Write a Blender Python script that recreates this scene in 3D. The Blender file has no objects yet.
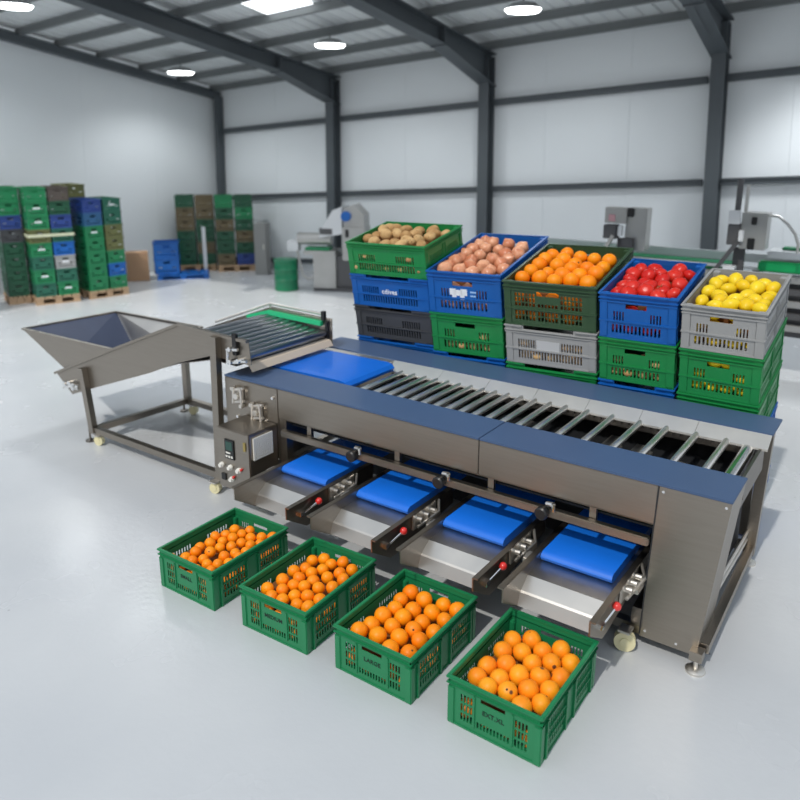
import bpy, bmesh, math, random
from mathutils import Vector, Matrix
random.seed(7)
C = bpy.context.scene.collection
PI = math.pi
# ------------------------------------------------------------------ camera numbers (machine axes: x along the machine, y away, z up)
F, PY, PITCH, YAW, HC = 747.2, 340.0, math.radians(14.77), math.radians(35.27), 2.5
cy, sy, cp, sp = math.cos(YAW), math.sin(YAW), math.cos(PITCH), math.sin(PITCH)
RIGHT = Vector((cy, sy, 0)); DOWN = Vector((sp*sy, -sp*cy, -cp)); FWD = Vector((-cp*sy, cp*cy, -sp))
CAM = Vector((0, 0, HC))
def ray(u, v): return RIGHT*((u-400)/F) + DOWN*((v-PY)/F) + FWD
def at_plane(u, v, p, n):
    d = ray(u, v); t = (p-CAM).dot(n)/d.dot(n); return CAM + d*t

# ------------------------------------------------------------------ materials
def mat(name, col, rough=.5, metal=0.0, bump=0.0, bscale=60, var=0.0, vscale=12, coat=0.0, stretch=None, emit=None, es=0.0, rvar=0.0, spec=None, trans=0.0):
    m = bpy.data.materials.new(name); m.use_nodes = True
    nt = m.node_tree; b = nt.nodes['Principled BSDF']; L = nt.links
    b.inputs['Base Color'].default_value = (*col, 1); b.inputs['Roughness'].default_value = rough
    b.inputs['Metallic'].default_value = metal
    if coat: b.inputs['Coat Weight'].default_value = coat; b.inputs['Coat Roughness'].default_value = .12
    if spec is not None: b.inputs['Specular IOR Level'].default_value = spec
    if trans: b.inputs['Transmission Weight'].default_value = trans
    if emit: b.inputs['Emission Color'].default_value = (*emit, 1); b.inputs['Emission Strength'].default_value = es
    if var or bump or rvar:
        tc = nt.nodes.new('ShaderNodeTexCoord'); mp = nt.nodes.new('ShaderNodeMapping')
        L.new(tc.outputs['Object'], mp.inputs['Vector'])
        if stretch: mp.inputs['Scale'].default_value = stretch
    if var or rvar:
        n = nt.nodes.new('ShaderNodeTexNoise'); n.inputs['Scale'].default_value = vscale; n.inputs['Detail'].default_value = 4
        L.new(mp.outputs[0], n.inputs['Vector'])
    if var:
        r = nt.nodes.new('ShaderNodeMapRange'); r.inputs['To Min'].default_value = 1-var; r.inputs['To Max'].default_value = 1+var
        L.new(n.outputs['Fac'], r.inputs['Value'])
        h = nt.nodes.new('ShaderNodeHueSaturation'); h.inputs['Color'].default_value = (*col, 1)
        L.new(r.outputs[0], h.inputs['Value']); L.new(h.outputs[0], b.inputs['Base Color'])
    if rvar:
        r2 = nt.nodes.new('ShaderNodeMapRange'); r2.inputs['To Min'].default_value = max(.02, rough-rvar); r2.inputs['To Max'].default_value = rough+rvar
        L.new(n.outputs['Fac'], r2.inputs['Value']); L.new(r2.outputs[0], b.inputs['Roughness'])
    if bump:
        n2 = nt.nodes.new('ShaderNodeTexNoise'); n2.inputs['Scale'].default_value = bscale; n2.inputs['Detail'].default_value = 3
        L.new(mp.outputs[0], n2.inputs['Vector'])
        bp = nt.nodes.new('ShaderNodeBump'); bp.inputs['Strength'].default_value = bump; bp.inputs['Distance'].default_value = .01
        L.new(n2.outputs['Fac'], bp.inputs['Height']); L.new(bp.outputs[0], b.inputs['Normal'])
    return m

M = {}
M['steel'] = mat('brushed_steel', (.335, .300, .258), .36, 1, bump=.02, bscale=30, var=.10, vscale=5, stretch=(1, 1, 14), rvar=.06)
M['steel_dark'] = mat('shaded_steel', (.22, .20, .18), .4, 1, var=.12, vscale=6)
M['steel_bright'] = mat('polished_steel', (.78, .745, .69), .42, 1, var=.08, vscale=9, rvar=.05)
M['rollers'] = mat('turned_roller_steel', (.92, .90, .87), .33, 1, var=.05, vscale=9)
M['cream'] = mat('beige_rubber', (.60, .50, .40), .6)
M['film_dark'] = mat('dark_blue_film', (.032, .044, .082), .6, 0, var=.15, vscale=4, spec=.2)  # bare steel wall: its dark blue reflection is put into the base colour
M['chrome'] = mat('chrome', (.85, .85, .84), .14, 1)
M['pan'] = mat('chute_steel', (.56, .535, .50), .36, 1, var=.12, vscale=4, rvar=.1)
M['film'] = mat('blue_protective_film', (.060, .105, .205), .42, 0, var=.10, vscale=3, bump=.01, bscale=8)  # blue sky reflected in the steel plates, painted as base colour; lift belt reuses it
M['belt'] = mat('blue_conveyor_belt', (.006, .145, .66), .40, 0, var=.10, vscale=7, bump=.015, bscale=25)
M['black'] = mat('black_plastic', (.012, .012, .013), .4)
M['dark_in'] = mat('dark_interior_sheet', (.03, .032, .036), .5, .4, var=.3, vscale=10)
M['red'] = mat('red_plastic', (.75, .035, .03), .25, coat=.5)
M['caster'] = mat('cream_nylon', (.78, .72, .45), .45)
M['white_plastic'] = mat('white_plastic', (.80, .79, .74), .45)
M['screen'] = mat('dark_display', (.01, .012, .012), .15)
M['display'] = mat('display_digits', (.02, .07, .055), .2)
M['guard'] = mat('green_guard_strip', (.02, .52, .22), .4)
def plastic(n, c, **k): return mat(n, c, .38, 0, var=.07, vscale=5, bump=.01, bscale=90, **k)
M['green'] = plastic('harvest_green_plastic', (.012, .205, .078))
M['green2'] = plastic('leaf_green_plastic', (.010, .235, .060))
M['olive'] = plastic('olive_green_plastic', (.035, .082, .038))
M['blue'] = plastic('blue_plastic', (.006, .110, .42))
M['gray'] = plastic('grey_plastic', (.34, .345, .345))
M['charcoal'] = plastic('charcoal_plastic', (.055, .058, .064))
M['teal'] = plastic('teal_green_plastic', (.018, .125, .080))
M['dgreen'] = plastic('dark_green_plastic', (.012, .085, .042))
M['drab'] = plastic('olive_drab_plastic', (.14, .15, .055))
M['navy'] = plastic('navy_blue_plastic', (.022, .055, .24))
M['steelblue'] = plastic('steel_blue_plastic', (.03, .12, .26))
M['brown'] = plastic('brownish_grey_plastic', (.09, .075, .065))
M['rust'] = plastic('rusty_brown_plastic', (.13, .10, .05))
M['ink'] = mat('black_ink', (.006, .022, .014), .6)
M['white_ink'] = mat('white_print', (.85, .87, .90), .5)
M['lightblue_ink'] = mat('pale_blue_print', (.35, .55, .85), .5)
M['grey_ink'] = mat('pale_grey_print', (.52, .53, .54), .5)
M['kraft'] = mat('kraft_tray_liner', (.20, .075, .02), .9)
M['wood'] = mat('pallet_wood', (.46, .31, .19), .8, var=.25, vscale=6, stretch=(1, 8, 8))
M['card'] = mat('cardboard', (.42, .26, .16), .85, var=.08, vscale=4)
M['strap'] = mat('pale_strap', (.62, .64, .45), .5)
M['purlin'] = mat('galvanised_purlin', (.17, .185, .19), .5)
M['frame'] = mat('grey_painted_steel', (.078, .092, .103), .5, 0, var=.10, vscale=2)
M['wallm'] = mat('white_wall_cladding', (.77, .81, .835), .42, 0, var=.025, vscale=.7)
M['roofm'] = mat('pale_roof_sheet', (.70, .73, .74), .45, 0, var=.05, vscale=1.5)
M['lampw'] = mat('lamp_diffuser', (.9, .9, .9), .4, emit=(.96, .99, 1), es=9)
M['lamph'] = mat('lamp_housing', (.35, .36, .37), .4, .5)
M['sky_panel'] = mat('translucent_roof_panel', (.8, .85, .9), .5, emit=(.95, .98, 1), es=2.2)
M['mach'] = mat('machine_grey_steel', (.42, .42, .41), .4, .6, var=.12, vscale=4)
M['mach_dark'] = mat('machine_dark_steel', (.10, .10, .105), .5, .4)
M['mach_light'] = mat('machine_pale_enamel', (.62, .64, .66), .35)
M['pink'] = mat('pink_sticker', (.6, .33, .36), .5)
M['strip_green'] = mat('green_conveyor_belt', (.006, .20, .075), .45)
M['drum'] = mat('green_drum_paint', (.005, .17, .075), .35)

def fruit_mat(name, c1, c2, rough, scale, bump, bscale, spots=None, stretch=None, coat=0.0):
    m = bpy.data.materials.new(name); m.use_nodes = True; nt = m.node_tree; L = nt.links; b = nt.nodes['Principled BSDF']
    tc = nt.nodes.new('ShaderNodeTexCoord'); mp = nt.nodes.new('ShaderNodeMapping'); L.new(tc.outputs['Object'], mp.inputs['Vector'])
    oi = nt.nodes.new('ShaderNodeObjectInfo'); vm = nt.nodes.new('ShaderNodeVectorMath'); vm.operation = 'SCALE'
    L.new(oi.outputs['Random'], vm.inputs['Scale']); vm.inputs[0].default_value = (7, 13, 5); L.new(vm.outputs[0], mp.inputs['Location'])
    if stretch: mp.inputs['Scale'].default_value = stretch
    n = nt.nodes.new('ShaderNodeTexNoise'); n.inputs['Scale'].default_value = scale; n.inputs['Detail'].default_value = 3; L.new(mp.outputs[0], n.inputs['Vector'])
    ad = nt.nodes.new('ShaderNodeMath'); ad.operation = 'MULTIPLY_ADD'; L.new(oi.outputs['Random'], ad.inputs[0]); ad.inputs[1].default_value = .35; 
    sb = nt.nodes.new('ShaderNodeMath'); sb.operation = 'SUBTRACT'; L.new(n.outputs['Fac'], sb.inputs[0]); sb.inputs[1].default_value = .17; L.new(sb.outputs[0], ad.inputs[2])
    r = nt.nodes.new('ShaderNodeValToRGB'); r.color_ramp.elements[0].position = .3; r.color_ramp.elements[1].position = .7
    r.color_ramp.elements[0].color = (*c1, 1); r.color_ramp.elements[1].color = (*c2, 1); L.new(ad.outputs[0], r.inputs['Fac'])
    last = r.outputs[0]
    if spots:
        v = nt.nodes.new('ShaderNodeTexVoronoi'); v.inputs['Scale'].default_value = spots[1]; L.new(mp.outputs[0], v.inputs['Vector'])
        cr = nt.nodes.new('ShaderNodeValToRGB'); cr.color_ramp.elements[0].position = spots[2]; cr.color_ramp.elements[1].position = spots[2]+.05
        cr.color_ramp.elements[0].color = (1, 1, 1, 1); cr.color_ramp.elements[1].color = (0, 0, 0, 1); L.new(v.outputs['Distance'], cr.inputs['Fac'])
        mx = nt.nodes.new('ShaderNodeMix'); mx.data_type = 'RGBA'; L.new(cr.outputs[0], mx.inputs[0]); L.new(last, mx.inputs[6]); mx.inputs[7].default_value = (*spots[0], 1)
        last = mx.outputs[2]
    L.new(last, b.inputs['Base Color']); b.inputs['Roughness'].default_value = rough
    if coat: b.inputs['Coat Weight'].default_value = coat; b.inputs['Coat Roughness'].default_value = .15
    b.inputs['Specular IOR Level'].default_value = .35
    n2 = nt.nodes.new('ShaderNodeTexNoise'); n2.inputs['Scale'].default_value = bscale; L.new(mp.outputs[0], n2.inputs['Vector'])
    bp = nt.nodes.new('ShaderNodeBump'); bp.inputs['Strength'].default_value = bump; bp.inputs['Distance'].default_value = .003
    L.new(n2.outputs['Fac'], bp.inputs['Height']); L.new(bp.outputs[0], b.inputs['Normal'])
    return m
M['orange'] = fruit_mat('orange_peel', (.95, .225, .001), (1.0, .315, .002), .45, 9, .10, 260)
M['orange_worn'] = fruit_mat('blemished_orange_peel', (.92, .235, .006), (1.0, .36, .010), .47, 14, .12, 240, spots=((.13, .05, .02), 13, .12))
M['potato'] = fruit_mat('potato_skin', (.42, .24, .095), (.62, .41, .19), .7, 22, .25, 120, spots=((.22, .12, .05), 30, .12))
M['onion'] = fruit_mat('onion_skin', (.58, .20, .10), (.82, .42, .25), .36, 26, .1, 60, stretch=(1, 1, .15), coat=.2)
M['tomato'] = fruit_mat('tomato_skin', (.58, .012, .008), (.72, .035, .018), .33, 5, .02, 60)
M['lemon'] = fruit_mat('lemon_peel', (.82, .54, .010), (.90, .66, .02), .36, 8, .15, 240)
M['scar'] = mat('dark_stem_scar', (.06, .05, .02), .8)
M['calyx'] = mat('green_calyx', (.03, .09, .012), 1.0, spec=0.0)

# ------------------------------------------------------------------ mesh builder
class MB:
    def __init__(s): s.bm = bmesh.new()
    def box(s, x0, x1, y0, y1, z0, z1, bev=0.0):
        r = bmesh.ops.create_cube(s.bm, size=1.0); vs = r['verts']
        for v in vs: v.co = Vector((x0+(x1-x0)*(v.co.x+.5), y0+(y1-y0)*(v.co.y+.5), z0+(z1-z0)*(v.co.z+.5)))
        if bev:
            es = list({e for v in vs for e in v.link_edges})
            bmesh.ops.bevel(s.bm, geom=es, offset=bev, segments=2, affect='EDGES', clamp_overlap=True)
        return s
    def prism(s, pts, axis, a, b):
        """closed polygon in the two other axes (in xyz order) swept along axis from a to b"""
        def mk(p, t):
            q = [p[0], p[1]]; q.insert('xyz'.index(axis), t); return s.bm.verts.new(q)
        A = [mk(p, a) for p in pts]; B = [mk(p, b) for p in pts]; n = len(pts)
        s.bm.faces.new(A); s.bm.faces.new(B[::-1])
        for i in range(n): s.bm.faces.new((A[i], B[i], B[(i+1) % n], A[(i+1) % n]))
        return s
    def sheet(s, pts, axis, a, b, t):
        """open polyline given a thickness t and swept along axis"""
        n = len(pts); off = []
        for i in range(n):
            p0 = Vector(pts[max(0, i-1)]); p1 = Vector(pts[min(n-1, i+1)]); d = (p1-p0).normalized(); off.append((pts[i][0]-d.y*t, pts[i][1]+d.x*t))
        return s.prism(list(pts)+off[::-1], axis, a, b)
    def tube(s, pts, r, seg=12, caps=True):
        pts = [Vector(p) for p in pts]; rings = []
        for i, p in enumerate(pts):
            d = (pts[min(i+1, len(pts)-1)]-pts[max(i-1, 0)]).normalized()
            a = d.orthogonal().normalized() if i == 0 else (ax - d*ax.dot(d)).normalized()
            ax = a; b = d.cross(a); rr = r[i] if isinstance(r, (list, tuple)) else r
            rings.append([s.bm.verts.new(p+(a*math.cos(2*PI*k/seg)+b*math.sin(2*PI*k/seg))*rr) for k in range(seg)])
        for A, B in zip(rings, rings[1:]):
            for k in range(seg): s.bm.faces.new((A[k], A[(k+1) % seg], B[(k+1) % seg], B[k]))
        if caps: s.bm.faces.new(rings[0][::-1]); s.bm.faces.new(rings[-1])
        return s
    def bar(s, a, b, w, h, up=(0, 0, 1)):
        a, b = Vector(a), Vector(b); d = (b-a).normalized(); u = Vector(up); sd = d.cross(u).normalized(); u = sd.cross(d)
        vs = []
        for p in (a, b): vs.append([s.bm.verts.new(p+sd*w/2*i+u*h/2*j) for i, j in ((-1, -1), (1, -1), (1, 1), (-1, 1))])
        A, B = vs
        s.bm.faces.new(A[::-1]); s.bm.faces.new(B)
        for k in range(4): s.bm.faces.new((A[k], A[(k+1) % 4], B[(k+1) % 4], B[k]))
        return s
    def sphere(s, c, r, u=16, v=12, sc=(1, 1, 1)):
        q = bmesh.ops.create_uvsphere(s.bm, u_segments=u, v_segments=v, radius=r)
        for w in q['verts']: w.co = Vector((w.co.x*sc[0], w.co.y*sc[1], w.co.z*sc[2]))+Vector(c)
        return s
    def quad(s, *p): s.bm.faces.new([s.bm.verts.new(q) for q in p]); return s
    def panel(s, O, U, V, N, W, H, holes, t, cuts=()):
        O, U, V, N = Vector(O), Vector(U), Vector(V), Vector(N)
        us = sorted({0, W} | {round(h[0], 5) for h in holes} | {round(h[1], 5) for h in holes}); vs = sorted({0, H} | {round(h[2], 5) for h in holes} | {round(h[3], 5) for h in holes})
        nu, nv = len(us)-1, len(vs)-1
        def solid(i, j):
            if i < 0 or j < 0 or i >= nu or j >= nv: return False
            cu, cv = (us[i]+us[i+1])/2, (vs[j]+vs[j+1])/2
            return not any(h[0] < cu < h[1] and h[2] < cv < h[3] for h in holes)
        cache = {}
        def P(i, j, k):
            q = cache.get((i, j, k))
            if q is None: q = cache[(i, j, k)] = s.bm.verts.new(O+U*us[i]+V*vs[j]-N*(t*k))
            return q
        for i in range(nu):
            for j in range(nv):
                if not solid(i, j): continue
                s.bm.faces.new((P(i, j, 0), P(i+1, j, 0), P(i+1, j+1, 0), P(i, j+1, 0)))
                s.bm.faces.new((P(i, j, 1), P(i, j+1, 1), P(i+1, j+1, 1), P(i+1, j, 1)))
                for (di, dj, a, b) in ((-1, 0, (i, j), (i, j+1)), (1, 0, (i+1, j), (i+1, j+1)), (0, -1, (i, j), (i+1, j)), (0, 1, (i, j+1), (i+1, j+1))):
                    if not solid(i+di, j+dj): s.bm.faces.new((P(*a, 0), P(*b, 0), P(*b, 1), P(*a, 1)))
        return s
    def mesh(s, name, m, smooth=False, xf=None):
        bmesh.ops.recalc_face_normals(s.bm, faces=s.bm.faces)
        if xf is not None: s.bm.transform(xf)
        me = bpy.data.meshes.new(name); s.bm.to_mesh(me); s.bm.free()
        me.materials.append(m if not isinstance(m, str) else M[m])
        if smooth:
            for p in me.polygons: p.use_smooth = True
            try: me.set_sharp_from_angle(angle=math.radians(38))
            except Exception: pass
        return me
    def build(s, name, m, parent=None, smooth=False, xf=None):
        return link(name, s.mesh(name, m, smooth, xf), parent)
def link(name, me, parent=None):
    o = bpy.data.objects.new(name, me); C.objects.link(o)
    if parent: o.parent = parent
    return o
def tag(o, label, cat, group=None):
    o['label'] = label; o['category'] = cat
    if group: o['group'] = group
    return o
def struct(o): o['kind'] = 'structure'; return o
def empty(name, loc=(0, 0, 0), label=None, cat=None, group=None):
    o = bpy.data.objects.new(name, None); C.objects.link(o); o.location = loc; o.empty_display_size = .1
    if label: tag(o, label, cat, group)
    return o
def copy_tree(o, parent=None):
    c = o.copy(); C.objects.link(c); c.parent = parent
    for ch in KIDS.get(o.name, []): copy_tree(ch, c)
    return c
KIDS = {}
class Local:
    """build child meshes in world coordinates under an Empty placed elsewhere"""
    def __init__(s, root): s.root = root; s.off = Matrix.Translation(-Vector(root.location))
    def add(s, mb, name, m, parent=None, smooth=False):
        # parts keep world coordinates: shift by the root's place only
        return mb.build(name, m, parent or s.root, smooth, s.off)

ORD = ['first', 'second', 'third', 'fourth', 'fifth', 'sixth', 'seventh', 'eighth', 'ninth', 'tenth', 'eleventh', 'twelfth', 'thirteenth', 'fourteenth', 'fifteenth', 'sixteenth']

# ================================================================== SETTING
MB().box(-20, 14, -14, 16, -.12, 0).build('floor', 'wallm')
fl = bpy.data.objects['floor']; struct(fl)
def floor_mat():
    m = bpy.data.materials.new('grey_epoxy_floor'); m.use_nodes = True; nt = m.node_tree; L = nt.links; b = nt.nodes['Principled BSDF']
    tc = nt.nodes.new('ShaderNodeTexCoord')
    n = nt.nodes.new('ShaderNodeTexNoise'); n.inputs['Scale'].default_value = .9; n.inputs['Detail'].default_value = 5; L.new(tc.outputs['Object'], n.inputs['Vector'])
    r = nt.nodes.new('ShaderNodeValToRGB'); r.color_ramp.elements[0].position = .35; r.color_ramp.elements[1].position = .68
    r.color_ramp.elements[0].color = (.505, .525, .55, 1); r.color_ramp.elements[1].color = (.555, .572, .59, 1); L.new(n.outputs['Fac'], r.inputs['Fac'])
    v = nt.nodes.new('ShaderNodeTexVoronoi'); v.inputs['Scale'].default_value = 2.6; L.new(tc.outputs['Object'], v.inputs['Vector'])
    cr = nt.nodes.new('ShaderNodeValToRGB'); cr.color_ramp.elements[0].position = .012; cr.color_ramp.elements[1].position = .03
    cr.color_ramp.elements[0].color = (1, 1, 1, 1); cr.color_ramp.elements[1].color = (0, 0, 0, 1); L.new(v.outputs['Distance'], cr.inputs['Fac'])
    mx = nt.nodes.new('ShaderNodeMix'); mx.data_type = 'RGBA'; L.new(cr.outputs[0], mx.inputs[0]); L.new(r.outputs[0], mx.inputs[6]); mx.inputs[7].default_value = (.25, .25, .26, 1)
    L.new(mx.outputs[2], b.inputs['Base Color'])
    n3 = nt.nodes.new('ShaderNodeTexNoise'); n3.inputs['Scale'].default_value = 2.2; n3.inputs['Detail'].default_value = 3; L.new(tc.outputs['Object'], n3.inputs['Vector'])
    rr = nt.nodes.new('ShaderNodeMapRange'); rr.inputs['To Min'].default_value = .16; rr.inputs['To Max'].default_value = .34; L.new(n3.outputs['Fac'], rr.inputs['Value']); L.new(rr.outputs[0], b.inputs['Roughness'])
    n2 = nt.nodes.new('ShaderNodeTexNoise'); n2.inputs['Scale'].default_value = 26; n2.inputs['Detail'].default_value = 4; L.new(tc.outputs['Object'], n2.inputs['Vector'])
    bp = nt.nodes.new('ShaderNodeBump'); bp.inputs['Strength'].default_value = .10; bp.inputs['Distance'].default_value = .01
    L.new(n2.outputs['Fac'], bp.inputs['Height']); L.new(bp.outputs[0], b.inputs['Normal'])
    b.inputs['Specular IOR Level'].default_value = .55
    return m
fl.data.materials[0] = floor_mat()

# the hall's own axes: same heading as the machine, its uprights leaning back a little
DL = math.radians(6.07); zb = Vector((0, 0, 1))*math.cos(DL)+Vector((-sy, cy, 0))*math.sin(DL)
fb = zb.cross(RIGHT); PV = Vector((-12.26, 10.75, 0))
Rm = Matrix.Identity(3)
fh = Vector((-sy, cy, 0))
for i in range(3):
    for j in range(3): Rm[i][j] = RIGHT[i]*RIGHT[j]+fb[i]*fh[j]+zb[i]*(1.0 if j == 2 else 0.0)
HALL = Matrix.Translation(CAM) @ Matrix.Scale(1.035, 4) @ Matrix.Translation(-CAM) @ Matrix.Translation(PV) @ Rm.to_4x4() @ Matrix.Translation(-PV)
XW, YW, SL, ZE = -12.26, 10.75, .0763, 3.47
def zr(y): return ZE+SL*(YW-y)
Y0 = 4.9
# walls: thin cladding sheets with shallow joints
w = MB()
xs = [XW-.2, -10.6, -9.1, -7.5, -5.95, -4.9, -3.6, -2.5, -1.5, -.3, 2.2]
for a, b in zip(xs, xs[1:]): w.box(a+.002, b-.002, YW+.024, YW+.1, -1.1, 3.56)
w.box(XW-.2, 2.2, YW+.03, YW+.1, -1.1, 3.56)
struct(w.build('wall_back', 'wallm', xf=HALL))
w = MB(); ys = [4.6, 6.2, 7.7, 9.2, YW+.1]
for a, b in zip(ys, ys[1:]):
    w.prism([(a+.003, -1.3), (b-.003, -1.3), (b-.003, zr(b)+.12), (a+.003, zr(a)+.12)], 'x', XW-.1, XW-.026)
w.prism([(4.6, -1.3), (YW+.1, -1.3), (YW+.1, zr(YW)+.12), (4.6, zr(4.6)+.12)], 'x', XW-.1, XW-.03)
struct(w.build('wall_left', 'wallm', xf=HALL))
# roof sheet with ribs
r = MB(); n = 150; pts = []
x = XW-.2
prof = []
while x < 2.2:
    prof += [(x, 0), (x+.16, 0), (x+.18, .03), (x+.22, .03), (x+.24, 0)]; x += .24
vs0 = []
for (px, dz) in prof:
    vs0.append([r.bm.verts.new((px, yy, zr(yy)+.16+dz)) for yy in (Y0, YW+.12)])
for a, b in zip(vs0, vs0[1:]): r.bm.faces.new((a[0], b[0], b[1], a[1]))
rf = r.build('ceiling', 'roofm', xf=HALL); struct(rf)
# skylight panels hung just under the roof sheet
sk = MB(); sk.prism([(7.36, zr(7.36)+.145), (8.0, zr(8.0)+.145), (8.0, zr(8.0)+.13), (7.36, zr(7.36)+.13)], 'x', -8.0, -7.12)
s1 = struct(sk.build('window_1', 'sky_panel', xf=HALL))
# purlins
for yy in (10.6, 9.78, 8.92, 8.05, 7.28, 6.62, 5.85, 5.1):
    p = MB(); z = zr(yy)
    p.box(XW, 2.2, yy-.022, yy+.022, z+.05, z+.15); p.box(XW, 2.2, yy-.045, yy+.022, z+.035, z+.05)
    struct(p.build('roof_beam', 'purlin', xf=HALL))
# portal frames: column, rafter with haunch
for xc in (-9.02, -5.85, -2.38):
    c = MB(); zt = 3.42
    for dy in (0, .22): c.box(xc-.09, xc+.09, YW-.22+dy*.86, YW-.205+dy*.86, -.8, zt)
    c.box(xc-.012, xc+.012, YW-.21, YW-.01, -.8, zt)
    c.box(xc-.09, xc+.09, YW-.22, YW-.02, zt-.02, zt)
    struct(c.build('column', 'frame', xf=HALL))
    b = MB(); ya, yb_, yc = YW-.02, YW-1.55, Y0
    top = lambda y: zr(y)+.0
    def low(y):
        return top(y)-(.26 if y < yb_ else .26+.24*(y-yb_)/(ya-yb_))
    b.prism([(ya, top(ya)), (yc, top(yc)), (yc, low(yc)), (yb_, low(yb_)), (ya, low(ya))], 'x', xc-.012, xc+.012)
    b.prism([(ya, top(ya)), (yc, top(yc)), (yc, top(yc)-.018), (ya, top(ya)-.018)], 'x', xc-.12, xc+.12)
    b.prism([(ya, low(ya)), (yb_, low(yb_)), (yc, low(yc)), (yc, low(yc)+.018), (yb_, low(yb_)+.018), (ya, low(ya)+.018)], 'x', xc-.12, xc+.12)
    b.box(xc-.12, xc+.12, yb_-.012, yb_+.012, low(yb_)-.02, top(yb_))
    struct(b.build('roof_rafter', 'frame', xf=HALL))
# gable rafter and corner post
g = MB(); g.prism([(YW, zr(YW)+.05), (4.6, zr(4.6)+.05), (4.6, zr(4.6)-.09), (YW, zr(YW)-.09)], 'x', XW+.002, XW+.14)
struct(g.build('roof_rafter', 'frame', xf=HALL))
g = MB(); g.box(XW+.1, XW+.2, YW-.16, YW-.003, -.6, 3.42); struct(g.build('column', 'frame', xf=HALL))
# wall rails
for z in (.13, 1.39, 2.73):
    g = MB(); cuts = [XW+.2, -9.14, -8.90, -5.99, -5.75, -2.54, -2.30, 2.2]
    for a, b in zip(cuts[::2], cuts[1::2]): g.box(a, b, YW-.07, YW-.003, z-.045, z+.045); g.box(a, b, YW-.09, YW-.07, z+.02, z+.045)
    struct(g.build('wall_rail', 'frame', xf=HALL))

# high bay lamps
def hpt(x, y, z): return HALL @ Vector((x, y, z))
def lamp(u, v, drop, label):
    n0 = (HALL.to_3x3() @ Vector((0, SL, 1))).normalized(); hp = at_plane(u, v, HALL @ Vector((XW, YW, ZE+.1-drop)), n0); p = hp
    e = empty('high_bay_lamp', p, label, 'lamp', 'high bay lamps')
    m = MB(); m.tube([(0, 0, .03), (0, 0, .10), (0, 0, .12)], [.24, .16, .06], 28); m.build('housing', 'lamph', e, True)
    m = MB(); m.tube([(0, 0, .0), (0, 0, .03)], [.21, .235], 28); m.build('diffuser', 'lampw', e, True)
    m = MB(); m.tube([(0, 0, .12), (0, 0, drop-.12)], .008, 6); m.build('hanging_cord', 'black', e)

    l = bpy.data.lights.new('lamp_light', 'SPOT'); l.energy = 115; l.spot_size = math.radians(150); l.spot_blend = .6; l.shadow_soft_size = .2; l.color = (.96, .99, 1)
    o = bpy.data.objects.new('lamp_light', l); C.objects.link(o); o.location = p+Vector((0, 0, -.03))
    return e
lamp(181, 74, .30, 'round white high bay lamp nearest the left wall corner, above the crate stacks')
lamp(330, 47, .30, 'round white high bay lamp just left of the middle column')
lamp(523, 12, .30, 'round white high bay lamp between the two rafters right of the skylight')
lamp(15, 8, .30, 'round white high bay lamp in the upper left corner, closest to the camera')

# ================================================================== SORTING MACHINE
mach = empty('sorting_machine', (-2.24, 4.05, 0), 'long stainless steel fruit sorting machine with blue topped rails, rollers and four blue outlet belts', 'sorting machine')
A = Local(mach); TZ = .92
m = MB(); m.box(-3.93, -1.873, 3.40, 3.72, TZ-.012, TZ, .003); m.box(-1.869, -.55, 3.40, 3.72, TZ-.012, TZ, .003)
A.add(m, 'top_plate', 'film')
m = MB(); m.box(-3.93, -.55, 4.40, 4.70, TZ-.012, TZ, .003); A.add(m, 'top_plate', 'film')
m = MB(); m.box(-3.41, -1.872, 3.402, 3.412, .70, TZ-.012, .003); m.box(-1.868, -.888, 3.402, 3.412, .70, TZ-.012, .003)
m.box(-3.41, -.888, 3.402, 3.44, .70, .706); m.box(-3.93, -.56, 3.714, 3.722, .80, TZ-.012)
A.add(m, 'front_fascia', 'steel')
m = MB(); m.box(-3.93, -.66, 4.69, 4.70, .12, TZ-.012); A.add(m, 'rear_fascia', 'steel')
# left motor cover
m = MB(); m.box(-3.93, -3.412, 3.402, 3.70, .40, TZ-.012, .006); cov = A.add(m, 'motor_cover', 'steel')
for (bx, bz) in ((-3.765, .80), (-3.585, .715)):
    m = MB()
    for dz in (-.045, .045): m.tube([(bx-.06, 3.375, bz+dz-.012), (bx+.055, 3.375, bz+dz+.016)], .011, 8); 
    m.box(bx-.03, bx+.03, 3.385, 3.402, bz-.055, bz+.055, .006)
    for dx in (-.045, .04): m.tube([(bx+dx, 3.365, bz-.06), (bx+dx*.8, 3.365, bz+.06)], .009, 8)
    m.tube([(bx, 3.40, bz), (bx, 3.345, bz)], .022, 12)
    m.box(bx-.07, bx-.045, 3.36, 3.402, bz+.03, bz+.055, .004); m.box(bx+.01, bx+.04, 3.36, 3.402, bz-.085, bz-.06, .004)
    A.add(m, 'bearing_bracket', 'steel_bright', cov, True)
for (bx, bz) in ((-3.80, .635), (-3.53, .655), (-3.565, .66), (-3.82, .75), (-3.45, .84)):
    m = MB(); m.tube([(bx, 3.404, bz), (bx, 3.385, bz)], .011, 8); A.add(m, 'bolt', 'chrome', cov, True)
# right end cover, tapering downwards
m = MB(); fr = [(-.884, TZ-.012), (-.552, TZ-.012), (-.632, .07), (-.912, .07)]
m.prism(fr, 'y', 3.402, 3.70); ec = A.add(m, 'end_cover', 'steel')
m = MB(); m.prism([(-.886, TZ-.013), (-.880, TZ-.013), (-.908, .085), (-.914, .085)], 'y', 3.398, 3.42); A.add(m, 'cover_seam', 'dark_in', ec)
m = MB()
for (bx, bz) in ((-.86, .885), (-.575, .885), (-.885, .11), (-.65, .11), (-.73, .1)): m.tube([(bx, 3.404, bz), (bx, 3.397, bz)], .007, 8)
A.add(m, 'screw', 'chrome', ec, True)
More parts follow.
